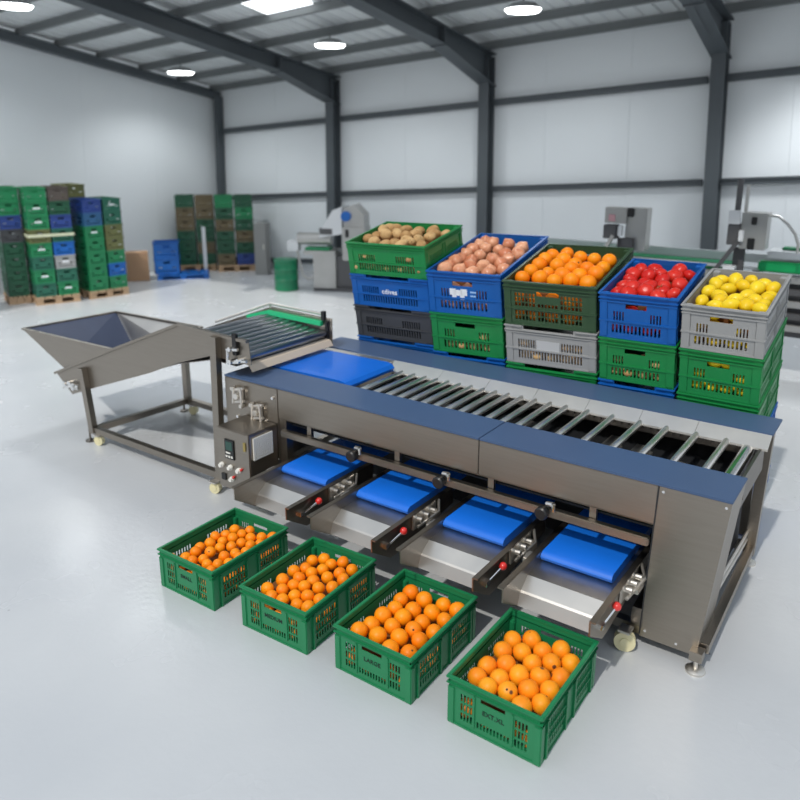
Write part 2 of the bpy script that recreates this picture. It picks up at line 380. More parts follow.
# frame legs and rails
def leg(x, y, z1=.9, x1=None):
    m = MB(); m.bar((x, y, .07), (x1 if x1 is not None else x, y, z1), .06, .06, (0, 1, 0)); l = A.add(m, 'leg', 'steel')
    m = MB(); m.tube([(x, y, .0), (x, y, .012), (x, y, .022), (x, y, .024)], [.048, .048, .03, .012], 18); m.tube([(x, y, .02), (x, y, .08)], .011, 10)
    A.add(m, 'levelling_foot', 'steel_bright', l, True)
leg(-.625, 3.385, .12); leg(-.62, 4.58, .905, -.595); leg(-3.86, 4.58); leg(-3.38, 3.44, .70); leg(-3.90, 3.6, .45)
m = MB(); m.bar((-3.93, 3.43, .10), (-.90, 3.43, .10), .05, .05); A.add(m, 'base_rail', 'steel')
m = MB(); m.bar((-.605, 3.43, .11), (-.615, 4.6, .11), .045, .05); A.add(m, 'base_rail', 'steel')
m = MB(); m.bar((-3.9, 4.6, .10), (-.62, 4.6, .10), .05, .05); A.add(m, 'base_rail', 'steel')
m = MB(); m.bar((-3.9, 3.43, .10), (-3.9, 4.6, .10), .05, .05); A.add(m, 'base_rail', 'steel')
m = MB()
for z in (.22, .17): m.tube([(-.66, 3.70, z), (-.64, 4.55, z)], .011, 8)
A.add(m, 'end_tie_bar', 'steel_bright', None, True)
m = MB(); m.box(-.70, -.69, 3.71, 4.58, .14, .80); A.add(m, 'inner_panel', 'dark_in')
def caster(parent, L, x, y, r=.05):
    m = MB(); m.tube([(x+.006, y-.019, r), (x-.006, y+.019, r)], r, 20); m.tube([(x+.008, y-.024, r), (x-.008, y+.024, r)], r*.45, 12)
    w = L.add(m, 'caster', 'caster', parent, True)
    m = MB(); m.box(x-.02, x+.012, y+.027, y+.034, r*.8, r*2.1); m.box(x-.03, x+.03, y-.034, y+.034, r*2.05, r*2.3)
    L.add(m, 'caster_fork', 'steel_bright', w)
caster(None, A, -.965, 3.345, .054); caster(None, A, -3.60, 3.40, .05); caster(None, A, -.98, 4.58, .05); caster(None, A, -3.6, 4.58, .05)
# tube under the fascia, posts, knobs
m = MB(); m.box(-3.36, -.90, 3.36, 3.405, .595, .64, .006); tb = A.add(m, 'cross_tube', 'steel')
for x in (-3.14, -2.43, -1.79, -1.2): m = MB(); m.box(x-.018, x+.018, 3.405, 3.43, .60, .71); A.add(m, 'tube_post', 'steel', tb)
for x, z in ((-2.73, .64), (-2.09, .64), (-1.45, .64)):
    m = MB(); m.tube([(x, 3.36, z-.02), (x, 3.325, z-.02), (x, 3.318, z-.02)], [.036, .036, .028], 16); k = A.add(m, 'clamp_knob', 'black' if x < -1 else 'steel_bright', tb, True)
    m = MB(); m.tube([(x+.02, 3.36, z+.03), (x+.06, 3.345, z+.04)], .016, 10); m.tube([(x+.06, 3.345, z+.045), (x+.06, 3.345, z+.005)], .011, 8); A.add(m, 'clamp_bolt', 'chrome', k, True)
# interior
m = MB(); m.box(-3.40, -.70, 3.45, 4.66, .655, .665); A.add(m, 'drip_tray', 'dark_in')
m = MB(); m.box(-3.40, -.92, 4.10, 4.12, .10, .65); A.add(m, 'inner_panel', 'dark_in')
m = MB()
for i in range(16):
    x = -3.2+i*.155; m.box(x, x+.07, 3.46, 3.50, .86, .90); 
m.box(-3.1, -.62, 4.335, 4.36, .80, .84); m.box(-3.1, -.62, 3.73, 3.75, .80, .84)
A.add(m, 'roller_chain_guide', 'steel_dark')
m = MB()
for i in range(58):
    x = -3.12+i*.044
    if x < -.6: m.box(x, x+.026, 4.30, 4.33, .825, .85, .004); m.box(x+.008, x+.03, 3.76, 3.785, .825, .85, .004)
A.add(m, 'roller_chain', 'steel_dark')
rr = random.Random(3)
for i in range(26):
    x = -3.0+i*.09; y = rr.uniform(3.8, 4.25); m = MB(); m.box(x, x+rr.uniform(.02, .07), y, y+rr.uniform(.05, .2), .666, .70); A.add(m, 'carrier_plate', 'steel_bright')
# grading rollers, gaps widening towards the outlet end
xs = [-3.035, -2.925, -2.825, -2.73, -2.635, -2.54, -2.445, -2.35, -2.255, -2.16, -2.06, -1.96, -1.855, -1.745, -1.60, -1.44, -1.27, -1.11, -.94, -.775]
for i, x in enumerate(xs):
    m = MB(); m.tube([(x, 3.73, .855), (x, 3.745, .855), (x, 4.335, .855), (x, 4.35, .855)], [.010, .0195, .0195, .010], 14); A.add(m, 'roller', 'rollers', None, True)
m = MB(); m.tube([(-.66, 3.73, .83), (-.66, 4.36, .83)], .036, 16); A.add(m, 'end_roller', 'chrome', None, True)
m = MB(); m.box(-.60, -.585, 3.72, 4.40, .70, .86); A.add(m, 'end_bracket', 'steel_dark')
# deflector
m = MB(); seg = [-3.16, -2.72, -2.34, -1.98, -1.62, -1.28, -.95, -.555]
for a, b in zip(seg, seg[1:]): m.sheet([(4.40, .914), (4.30, .862), (4.298, .85)], 'x', a+.001, b-.001, .004)
A.add(m, 'deflector_strip', 'steel_bright')
m = MB(); m.box(-3.93, -3.16, 4.31, 4.40, .905, .912); A.add(m, 'infeed_edge_plate', 'steel_bright')
# infeed belt
m = MB(); m.prism([(-3.84, .895), (-3.84, .92), (-3.16, .925), (-3.115, .915), (-3.095, .89), (-3.11, .862), (-3.16, .85), (-3.84, .85)], 'y', 3.75, 4.305)
ib = A.add(m, 'infeed_belt', 'belt', None, True)
# outlet chutes
for i, cx in enumerate((-3.03, -2.405, -1.785, -1.19)):
    m = MB()
    m.sheet([(2.994, .278), (3.022, .338), (3.03, .345), (3.10, .392), (3.30, .398), (3.70, .398)], 'x', cx-.212, cx+.212, .004)
    ch = A.add(m, 'outlet_chute', 'pan')
    m = MB(); m.prism([(3.98, .40), (3.98, .455), (3.265, .455), (3.245, .446), (3.236, .43), (3.245, .413), (3.265, .405)], 'x', cx-.21, cx+.168); A.add(m, 'outlet_belt', 'belt', ch, True)
    for s in (-1, 1):
        x0 = cx+s*.216
        m = MB(); m.prism([(2.83, .455), (3.66, .455), (3.66, .33), (3.06, .268), (3.0, .268), (2.832, .38)], 'x', x0-.004, x0+.004)
        m.box(min(x0, x0+s*.028), max(x0, x0+s*.028), 2.83, 3.66, .450, .458)
        A.add(m, 'side_rail', 'steel', ch)
    m = MB(); x0 = cx+.222
    m.tube([(x0+.012, 2.96, .375), (x0+.028, 3.07, .405)], .006, 8); m.box(x0-.004, x0+.02, 2.93, 2.965, .36, .385); lv = A.add(m, 'lever', 'chrome', ch, True)
    m = MB(); m.sphere((x0+.030, 3.078, .409), .022); A.add(m, 'red_knob', 'red', ch, True)
    m = MB()
    m.box(x0+.002, x0+.014, 3.20, 3.44, .35, .45); 
    for q in range(3): m.tube([(x0+.014, 3.24+q*.07, .41), (x0+.05, 3.24+q*.07, .41)], .016, 10)
    m.box(x0+.01, x0+.06, 3.30, 3.42, .36, .385); m.tube([(x0+.03, 3.22, .37), (x0+.06, 3.40, .40), (x0+.02, 3.46, .44)], .009, 8)
    A.add(m, 'belt_drive', 'steel_bright', ch, True)
    m = MB(); m.box(cx-.275, cx-.245, 3.16, 3.24, .40, .445, .004); m.box(cx-.30, cx-.28, 3.22, 3.6, .33, .36); m.tube([(cx-.26, 3.2, .42), (cx-.225, 3.2, .42)], .015, 10); A.add(m, 'hinge_plate', 'steel_bright', ch)
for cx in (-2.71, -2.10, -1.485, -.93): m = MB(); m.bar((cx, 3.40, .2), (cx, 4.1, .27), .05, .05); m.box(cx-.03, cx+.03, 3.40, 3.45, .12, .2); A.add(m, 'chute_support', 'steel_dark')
# control box
m = MB(); m.box(-3.735, -3.425, 3.135, 3.40, .225, .66, .006); cb = A.add(m, 'control_box', 'steel')
m = MB(); m.box(-3.655, -3.565, 3.127, 3.136, .45, .59, .003); sc = A.add(m, 'display_panel', 'screen', cb)
m = MB(); m.box(-3.64, -3.58, 3.125, 3.1275, .515, .575); A.add(m, 'screen', 'display', cb)
m = MB()
for bx in (-3.635, -3.61, -3.585): m.box(bx-.008, bx+.008, 3.124, 3.128, .462, .476)
m.box(-3.64, -3.60, 3.1245, 3.1275, .49, .50); A.add(m, 'display_key', 'white_plastic', cb)
for (bx, bz, cm) in ((-3.694, .39, 'white_plastic'), (-3.61, .39, 'white_plastic'), (-3.528, .388, 'white_plastic'), (-3.60, .308, 'white_plastic')):
    m = MB(); m.tube([(bx, 3.136, bz), (bx, 3.122, bz)], .019, 14); m.tube([(bx, 3.122, bz), (bx, 3.108, bz)], .014, 10); A.add(m, 'button', cm, cb, True)
for (bx, bz) in ((-3.505, .40), (-3.585, .325)):
    m = MB(); m.tube([(bx, 3.136, bz), (bx, 3.122, bz)], .009, 10); A.add(m, 'red_button', 'red', cb, True)
m = MB(); m.box(-3.70, -3.66, 3.126, 3.136, .285, .33); A.add(m, 'switch', 'black', cb)
m = MB(); m.box(-3.475, -3.455, 3.128, 3.136, .54, .60); A.add(m, 'warning_label', mat('yellow_label', (.30, .24, .08), .6), cb)
m = MB(); hs = []
for i in range(9):
    for j in range(9): hs.append((.016+i*.0165, .022+i*.0165, .016+j*.0145, .023+j*.0145))
m.panel((-3.412, 3.165, .475), (0, 1, 0), (0, 0, 1), (1, 0, 0), .175, .155, hs, .006); m.box(-3.4245, -3.42, 3.168, 3.337, .478, .627)
A.add(m, 'vent_cover', 'white_plastic', cb)

# ================================================================== FEED HOPPER
hop = empty('feed_hopper', (-5.0, 3.9, 0), 'stainless steel feed hopper on a wheeled frame with roller conveyor beside the sorting machine', 'feed hopper')
B = Local(hop); YF, YB = 3.42, 4.36
side = [(-6.15, .53), (-5.26, .885), (-4.40, 1.215), (-4.02, 1.20), (-3.68, 1.195), (-3.66, 1.03), (-3.80, 1.02), (-4.05, 1.035), (-4.45, .91), (-4.81, .765), (-5.6, .49), (-5.93, .37)]
m = MB(); m.prism(side, 'y', YF-.006, YF); 
for a, b in zip(side[:4], side[1:5]): m.bar((a[0], YF-.012, a[1]), (b[0], YF-.012, b[1]), .034, .02)
sp_ = B.add(m, 'side_panel', 'steel')
m = MB(); m.box(-6.03, -5.80, YF-.03, YF-.006, .44, .48); 
for bx, bz in ((-5.97, .46), (-5.90, .49), (-5.85, .45)): m.tube([(bx, YF-.006, bz), (bx, YF-.05, bz)], .02, 10)
m.tube([(-6.0, YF-.04, .42), (-5.82, YF-.04, .5)], .012, 8); B.add(m, 'belt_tensioner', 'chrome', sp_, True)
far = [(-6.15, .53), (-5.26, .87), (-4.40, 1.18), (-3.82, 1.165), (-3.74, 1.165), (-3.74, .96), (-3.9, .98), (-4.05, 1.0), (-4.45, .88), (-4.81, .75), (-5.6, .49), (-5.93, .37)]
m = MB(); m.prism(far, 'y', YB, YB+.006); B.add(m, 'side_panel', 'steel')
m = MB(); m.tube([(-5.1, YB, .955), (-4.41, YB, 1.205), (-3.82, YB, 1.19)], .012, 8); m.tube([(-4.41, YB, 1.17), (-4.41, YB, 1.205)], .01, 8); B.add(m, 'guard_rail', 'steel_bright', None, True)
m = MB(); m.box(-3.84, -3.81, YB-.015, YB+.015, 1.14, 1.215); m.box(-3.80, -3.77, YB-.02, YB+.006, .97, 1.14, .004); B.add(m, 'rail_clamp', 'black')
m = MB(); m.sheet([(-4.66, 1.045), (-4.42, 1.115), (-3.83, 1.10)], 'y', YB-.035, YB-.003, .035); B.add(m, 'guard_strip', 'guard')
m = MB(); m.sheet([(-5.93, .40), (-5.6, .50), (-4.81, .775), (-4.45, .90), (-4.05, 1.0), (-3.82, .99)], 'y', YF, YB, .006); B.add(m, 'bottom_pan', 'steel_dark')
# rollers climb, then level out
def prof(t):
    P = [(-5.25, .80), (-4.42, 1.10), (-3.80, 1.045)]
    L0 = math.hypot(P[1][0]-P[0][0], P[1][1]-P[0][1]); L1 = math.hypot(P[2][0]-P[1][0], P[2][1]-P[1][1]); d = t*(L0+L1)
    if d < L0: f = d/L0; return (P[0][0]+(P[1][0]-P[0][0])*f, P[0][1]+(P[1][1]-P[0][1])*f)
    f = (d-L0)/L1; return (P[1][0]+(P[2][0]-P[1][0])*f, P[1][1]+(P[2][1]-P[1][1])*f)
for i in range(21):
    x, z = prof(i/20); m = MB(); m.tube([(x, YF+.002, z), (x, YF+.02, z), (x, YB-.05, z), (x, YB-.003, z)], [.014, .031, .031, .014], 14); B.add(m, 'roller', M['hroll'] if 'hroll' in M else M.setdefault('hroll', mat('roller_steel', (.34, .36, .40), .28, 1)), None, True)
m = MB(); m.sheet([(-3.79, 1.0), (-3.755, .99), (-3.725, .95)], 'y', YF+.06, YB-.01, .004); B.add(m, 'discharge_lip', 'cream')
# clamps at the outlet end of the near panel
m = MB(); m.box(-3.82, -3.775, YF-.03, YF-.006, 1.08, 1.235, .004); ck = B.add(m, 'end_clamp', 'black')
m = MB()
for x, z in ((-3.80, 1.03), (-3.80, 1.12), (-3.72, 1.05)): m.tube([(x-.05, YF-.05, z), (x+.05, YF-.04, z+.012)], .012, 8); m.tube([(x, YF-.004, z+.01), (x-.01, YF-.07, z+.01)], .017, 8)
m.tube([(-3.85, YF-.05, 1.02), (-3.84, YF-.05, 1.13)], .012, 8); B.add(m, 'clamp_bolt', 'chrome', ck, True)
# funnel
R0 = [(-6.62, 3.41, .865), (-5.26, 3.41, .885), (-5.26, 4.33, .885), (-6.55, 4.33, .865)]
R1 = [(-6.02, 3.415, .60), (-5.50, 3.415, .79), (-5.50, 4.15, .72), (-6.0, 4.15, .55)]
fn = None
for k in range(4):
    m = MB()
    a, b, c, d = [Vector(q) for q in (R0[k], R0[(k+1) % 4], R1[(k+1) % 4], R1[k])]
    n = (b-a).cross(d-a).normalized()*.004
    va = [m.bm.verts.new(q) for q in (a, b, c, d)]; vb = [m.bm.verts.new(q-n) for q in (a, b, c, d)]
    m.bm.faces.new(va); m.bm.faces.new(vb[::-1])
    for q in range(4): m.bm.faces.new((va[q], vb[q], vb[(q+1) % 4], va[(q+1) % 4]))
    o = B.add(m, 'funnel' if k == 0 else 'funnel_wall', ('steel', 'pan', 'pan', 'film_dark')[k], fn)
    if k == 0: fn = o
m = MB()
for k in range(4): m.bar(R0[k], R0[(k+1) % 4], .03, .014)
B.add(m, 'funnel_rim', 'steel', fn)
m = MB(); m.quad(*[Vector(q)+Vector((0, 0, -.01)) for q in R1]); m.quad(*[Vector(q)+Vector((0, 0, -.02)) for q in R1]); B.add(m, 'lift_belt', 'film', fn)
# legs, rails
def hleg(x, y, z, x1=None):
    m = MB(); m.bar((x, y, .09), (x1 or x, y, z), .062, .05, (0, 1, 0)); l = B.add(m, 'leg', 'steel')
    fx = x-.02
    m = MB(); m.tube([(fx-.045, y, .0), (fx-.045, y, .012), (fx-.045, y, .018)], [.04, .04, .012], 14); m.tube([(fx-.045, y, .015), (fx-.045, y, .11)], .009, 8); B.add(m, 'levelling_foot', 'steel_dark', l, True)
    caster(l, B, x+(.08 if x < -5 else -.01), y-(.005 if x < -5 else .045), .042)
hleg(-5.62, 3.388, .66, -5.69); hleg(-5.56, 4.35, .50); hleg(-4.02, 3.388, 1.19, -3.985); hleg(-4.05, 4.35, 1.0)
m = MB(); m.bar((-5.62, 3.40, .12), (-5.56, 4.35, .12), .05, .05); B.add(m, 'base_rail', 'steel')
m = MB(); m.bar((-5.64, 3.40, .12), (-4.0, 3.40, .12), .05, .05); B.add(m, 'base_rail', 'steel')
m = MB(); m.bar((-5.56, 4.35, .12), (-4.03, 4.35, .12), .05, .05); B.add(m, 'base_rail', 'steel')
m = MB(); m.bar((-4.02, 3.42, .12), (-4.05, 4.35, .12), .05, .05); B.add(m, 'base_rail', 'steel')

# ================================================================== CRATES
def slots(u0, u1, n, v0, v1, fill=.42):
    p = (u1-u0)/n; return [(u0+i*p+p*(1-fill)/2, u0+i*p+p*(1+fill)/2, v0, v1) for i in range(n)]
def crate_meshes(style, W, D, H, t=.008):
    if style == 'harvest': t = .005
    """walls + floor, rim; origin bottom centre, front = -y"""
    g = MB()
    if style == 'harvest':
        end = []
        for r0, r1 in ((.132, .172), (.085, .124), (.038, .076)):
            end += slots(.055*W/.43, .118*W/.43, 4, r0, r1, .62) + slots(W-.118*W/.43, W-.055*W/.43, 4, r0, r1, .62)
        end += slots(.135*W/.43, W-.135*W/.43, 10, .034, .066, .58); end.append((W/2-.062, W/2+.056, .168, .190))
        lng = []
        for a, b in ((.075, .245), (.365, .525)):
            for r0, r1 in ((.132, .168), (.086, .122), (.038, .076)): lng += slots(a*D/.59, b*D/.59, 8, r0, r1, .58)
    else:
        h = H
        if style == 'handle':
            end = slots(.17*W, .33*W, 4, .40*h, .60*h, .5) + slots(.66*W, .82*W, 4, .40*h, .60*h, .5) + slots(.15*W, .82*W, 13, .12*h, .31*h, .56)
            end.append((.34*W, .62*W, .67*h, .78*h))
        elif style == 'lattice':
            end = []
            for a, b in ((.11, .35), (.37, .60), (.62, .86)):
                for r0, r1 in ((.66, .74), (.54, .64), (.44, .52), (.24, .34), (.12, .22)):
                    if a == .37 and r0 in (.54, .66): continue
                    end += slots(a*W, b*W, 6, r0*h, r1*h, .68)
            end.append((.36*W, .61*W, .69*h, .80*h))
        else:   # notch and plain
            end = slots(.13*W, .36*W, 8, .42*h, .64*h, .56) + slots(.62*W, .86*W, 8, .42*h, .64*h, .56) + slots(.13*W, .86*W, 22, .13*h, .35*h, .56)
            end += [(.20*W, .76*W, .90*h, h)] if style == 'notch' else []
        lng = slots(.12*D, .44*D, 9, .42*h, .64*h, .48) + slots(.56*D, .88*D, 9, .42*h, .64*h, .48) + slots(.12*D, .88*D, 22, .13*h, .35*h, .48)
        if style == 'notch': lng.append((.22*D, .78*D, .90*h, h))
    g.panel((-W/2, -D/2, 0), (1, 0, 0), (0, 0, 1), (0, -1, 0), W, H, end, t)
    g.panel((W/2, D/2, 0), (-1, 0, 0), (0, 0, 1), (0, 1, 0), W, H, end, t)
    g.panel((W/2, -D/2, 0), (0, 1, 0), (0, 0, 1), (1, 0, 0), D, H, lng, t)
    g.panel((-W/2, D/2, 0), (0, -1, 0), (0, 0, 1), (-1, 0, 0), D, H, lng, t)
    g.box(-W/2+t, W/2-t, -D/2+t, D/2-t, .004, .010)
    e = .009
    # outer ribs
    def hrib(z, hh, d=.007):
        g.box(-W/2-d, W/2+d, -D/2-d, -D/2-.0002, z, z+hh); g.box(-W/2-d, W/2+d, D/2+.0002, D/2+d, z, z+hh)
        g.box(-W/2-d, -W/2-.0002, -D/2, D/2, z, z+hh); g.box(W/2+.0002, W/2+d, -D/2, D/2, z, z+hh)
    if style == 'harvest':
        for x in (.125, W/.43-.125 if False else .305):
            xx = -W/2+x*W/.43; g.box(xx-.004, xx+.004, -D/2-.006, -D/2-.0002, .03, .19); g.box(xx-.004, xx+.004, D/2+.0002, D/2+.006, .03, .19)
        for y in (.055, .255, .345, .54):
            yy = -D/2+y*D/.59
            for s in (-1, 1): g.box(*sorted((s*(W/2+.0002), s*(W/2+.010))), yy-.006, yy+.006, .0, .19)
        for z in (.078, .126):
            for s in (-1, 1):
                g.box(*sorted((s*(W/2+.0002), s*(W/2+.006))), -D/2+.055*D/.59, -D/2+.255*D/.59, z, z+.006)
                g.box(*sorted((s*(W/2+.0002), s*(W/2+.006))), -D/2+.345*D/.59, -D/2+.54*D/.59, z, z+.006)
        for x in (-1, 1):
            for y in (-1, 1): g.box(*sorted((x*(W/2-.03), x*(W/2+.006))), *sorted((y*(D/2-.03), y*(D/2+.006))), 0, .19, .004)
        hrib(.0, .010, .004)
    else:
        hrib(.37*H, .011); hrib(.80*H, .010); hrib(0, .012, .004)
        for x in (-1, 1):
            for y in (-1, 1): g.box(*sorted((x*(W/2-.05), x*(W/2+.004))), *sorted((y*(D/2-.05), y*(D/2+.004))), 0, H-.01, .004)
        for y in (.05, .47, .53, .95):
            yy = -D/2+y*D
            for s in (-1, 1): g.box(*sorted((s*(W/2+.0002), s*(W/2+.007))), yy-.006, yy+.006, .02, H-.05)
    body = g.mesh('crate', 'green')
    r = MB(); o = .014; tt = .012
    def ring(z0, z1, o, gap=None):
        i = -.008
        for s in (-1, 1):
            y0, y1 = sorted((s*(D/2+i), s*(D/2+o)))
            if gap: r.box(-W/2-o, -W/2+gap*W, y0, y1, z0, z1, .003); r.box(W/2-(gap+.03)*W, W/2+o, y0, y1, z0, z1, .003)
            else: r.box(-W/2-o, W/2+o, y0, y1, z0, z1, .003)
            x0, x1 = sorted((s*(W/2+i), s*(W/2+o)))
            if gap: r.box(x0, x1, -D/2, -D/2+gap*D, z0, z1, .003); r.box(x0, x1, D/2-gap*D, D/2, z0, z1, .003)
            else: r.box(x0, x1, -D/2, D/2, z0, z1, .003)
    if style == 'harvest': ring(H-.010, H+.002, .012); ring(H-.036, H-.030, .012)
    elif style == 'notch': ring(H-.012, H, .013, .19); ring(.86*H, .89*H, .013)
    else: ring(H-.012, H, .013); ring(.87*H, .90*H, .012)
    rim = r.mesh('rim', 'green')
    return body, rim
def with_mat(me, m, cache={}):
    k = (me.name, m)
    if k not in cache: c = me.copy(); c.materials[0] = M[m]; cache[k] = c
    return cache[k]
def place_crate(meshes, m, mw, label, group=None, name='crate'):
    o = link(name, with_mat(meshes[0], m)); o.matrix_world = mw
    q = link('rim', with_mat(meshes[1], m), o)
    tag(o, label, 'crate', group); return o
def lettering(txt, m, parent, size, loc, rotx=PI/2, sx=1.0, name='lettering', shear=0):
    cu = bpy.data.curves.new(name, 'FONT'); cu.body = txt; cu.size = size; cu.align_x = 'CENTER'; cu.align_y = 'CENTER'; cu.extrude = .0006; cu.space_character = 1.08
    cu.offset = size*.018
    t = bpy.data.objects.new('tmp', cu); C.objects.link(t); bpy.context.view_layer.update()
    me = bpy.data.meshes.new_from_object(t.evaluated_get(bpy.context.evaluated_depsgraph_get())); bpy.data.objects.remove(t)
    me.materials.clear(); me.materials.append(M[m])
    me.transform(Matrix.Translation(Vector(loc)) @ Matrix.Rotation(rotx, 4, 'X') @ Matrix.Diagonal((sx, 1, 1, 1)))
    return link(name, me, parent)

# ------------------------------------------------------------------ fruit meshes
def blob(kind, r, seed):
    rg = random.Random(seed); g = MB(); g.sphere((0, 0, 0), 1, 20, 14)
    a, b, c = [rg.uniform(0, 6) for _ in range(3)]
    for v in g.bm.verts:
        p = v.co.copy(); th = math.atan2(p.y, p.x); rho = math.hypot(p.x, p.y)
        if kind == 'orange':
            k = 1-.07*math.exp(-(rho/.22)**2) if p.z > 0 else 1-.03*math.exp(-(rho/.2)**2)
            v.co = Vector((p.x, p.y, p.z*.96*k))*(1+.012*math.sin(3*p.x+a)+.012*math.sin(2.5*p.y+b))
        elif kind == 'potato':
            q = 1+.10*math.sin(2.1*p.x+a)*math.cos(1.7*p.y+b)+.05*math.sin(4*p.z+c)
            v.co = Vector((p.x*1.36, p.y*.98, p.z*.90))*q
        elif kind == 'onion':
            z = p.z*.93; f = 1.0
            if p.z > .72: z = p.z*.93+((p.z-.72)/.28)**2*.22; f = 1-.30*((p.z-.72)/.28)
            if p.z < -.85: z -= .05
            v.co = Vector((p.x*f, p.y*f, z))*(1+.012*math.sin(7*th+a))
        elif kind == 'tomato':
            k = 1+.035*math.cos(5*th+a)*min(1, rho*1.4)
            dz = -.07*math.exp(-(rho/.28)**2) if p.z > 0 else 0
            v.co = Vector((p.x*k, p.y*k, p.z*.82+dz))
        elif kind == 'lemon':
            x = p.x*1.18; rr = 1.0
            if abs(p.x) > .86: x += math.copysign((abs(p.x)-.86)/.14*.14, p.x)
            v.co = Vector((x, p.y*.95*rr, p.z*.95*rr))
        v.co *= r
    return g.mesh(kind, kind, True)
FR = {}
def fruit_mesh(kind, r, k):
    q = (kind, r, k)
    if q not in FR: FR[q] = blob(kind, r, k*17+3)
    return FR[q]
def stem_mesh(r, z0):
    g = MB(); g.tube([(0, 0, z0-.004), (0, 0, z0+.001), (0, 0, z0+.0025)], [.13*r, .12*r, .05*r], 8); return g.mesh('stem_scar', 'scar')
def calyx_mesh(r, z0):
    g = MB()
    for k in range(5):
        a = 2*PI*k/5; d = Vector((math.cos(a), math.sin(a), 0)); s = Vector((-d.y, d.x, 0))
        g.bm.faces.new([g.bm.verts.new(q) for q in (Vector((0, 0, z0+.003)), d*.22*r+s*.08*r+Vector((0, 0, z0+.004)), d*.5*r+Vector((0, 0, z0+.012)), d*.22*r-s*.08*r+Vector((0, 0, z0+.004)))])
    g.tube([(0, 0, z0), (0, 0, z0+.012)], .05*r, 6); return g.mesh('calyx', 'calyx')
SC = {}
def relax(P, R, lo, hi, zt, it=120):
    """push overlapping fruits apart inside the box lo..hi; zt = wished heights"""
    for k in range(it):
        for i in range(len(P)):
            for j in range(i):
                d = P[i]-P[j]; L = d.length; w = R[i]+R[j]
                if L < w*.985:
                    d = d/L if L > 1e-6 else Vector((1, 0, 0)); q = d*(w-L)*.5; P[i] += q; P[j] -= q
        for i, p in enumerate(P):
            for a in range(2): p[a] = min(max(p[a], lo[a]+R[i]), hi[a]-R[i])
            p.z += (zt[i]-p.z)*.06; p.z = max(p.z, lo[2]+R[i]*.9)
    return P
def words(n, tot): return ORD[n]
def heap(kind, pts_local, r, mw, lo, hi, zt, noun, where, group, cat, rot=None, variants=3, jr=.06, worn=0.0, scar_at=(), seed=1, scar_p=0):
    rg = random.Random(seed); P = [Vector((p[0], p[1], z)) for p, z in zip(pts_local, zt)]; R = [r*rg.uniform(1-jr, 1+jr) for _ in P]
    relax(P, R, lo, hi, list(zt))
    # rows from the front, then order from the left
    idx = sorted(range(len(P)), key=lambda i: P[i].y); rows = []; pitch = 1.35*r; y0 = None
    for i in idx:
        if y0 is None or P[i].y-y0 > pitch: rows.append([]); y0 = P[i].y
        rows[-1].append(i)
    for ri, row in enumerate(rows):
        row.sort(key=lambda i: P[i].x)
        for ci, i in enumerate(row):
            k = rg.randrange(variants); o = link(noun.replace(' ', '_'), fruit_mesh(kind, r, k))
            s = R[i]/r
            if kind == 'orange': e = Matrix.Rotation(rg.uniform(-1.0, 1.0), 4, 'X') @ Matrix.Rotation(rg.uniform(-1, 1), 4, 'Y') @ Matrix.Rotation(rg.uniform(0, 6), 4, 'Z')
            elif kind in ('potato', 'lemon'): e = Matrix.Rotation(rg.uniform(0, PI), 4, 'Z') @ Matrix.Rotation(rg.uniform(-.35, .35), 4, 'Y') @ Matrix.Rotation(rg.uniform(0, 6), 4, 'X')
            elif kind == 'onion': e = Matrix.Rotation(rg.uniform(-.9, .9), 4, 'X') @ Matrix.Rotation(rg.uniform(-.9, .9), 4, 'Y')
            else: e = Matrix.Rotation(rg.uniform(-.9, .9), 4, 'X') @ Matrix.Rotation(rg.uniform(-.9, .9), 4, 'Y') @ Matrix.Rotation(rg.uniform(0, 6), 4, 'Z')
            o.matrix_world = mw @ Matrix.Translation(P[i]) @ e @ Matrix.Scale(s, 4)
            if len(row) == 1: pos = 'only one'
            elif ci == 0: pos = 'leftmost'
            elif ci == len(row)-1: pos = 'rightmost'
            else: pos = ORD[ci]+' from left'
            tag(o, '%s %s in %s row from front %s' % (noun, pos, ORD[min(ri, 15)], where), cat, group)
            if kind == 'orange' and rg.random() < scar_p:
                if ('s', r) not in SC: SC[('s', r)] = stem_mesh(r, r*.90)
                link('stem_scar', SC[('s', r)], o)
            if kind == 'tomato' and rg.random() < .12:
                if ('c', r) not in SC: SC[('c', r)] = calyx_mesh(r, r*.66)
                link('calyx', SC[('c', r)], o)
            if worn: o.data = with_mat(o.data, 'orange_worn')
    return P
def fill(kind, noun, r, mw, spots, label, group, cat, worn=False, seed=5):
    rg = random.Random(seed)
    for p in spots:
        me = fruit_mesh(kind, r, rg.randrange(3)); 
        if worn: me = with_mat(me, 'orange_worn')
        o = link(noun.replace(' ', '_'), me)
        o.matrix_world = mw @ Matrix.Translation(Vector(p)) @ Matrix.Rotation(rg.uniform(0, 6), 4, 'Z') @ Matrix.Scale(rg.uniform(.95, 1), 4); tag(o, label, cat, group)

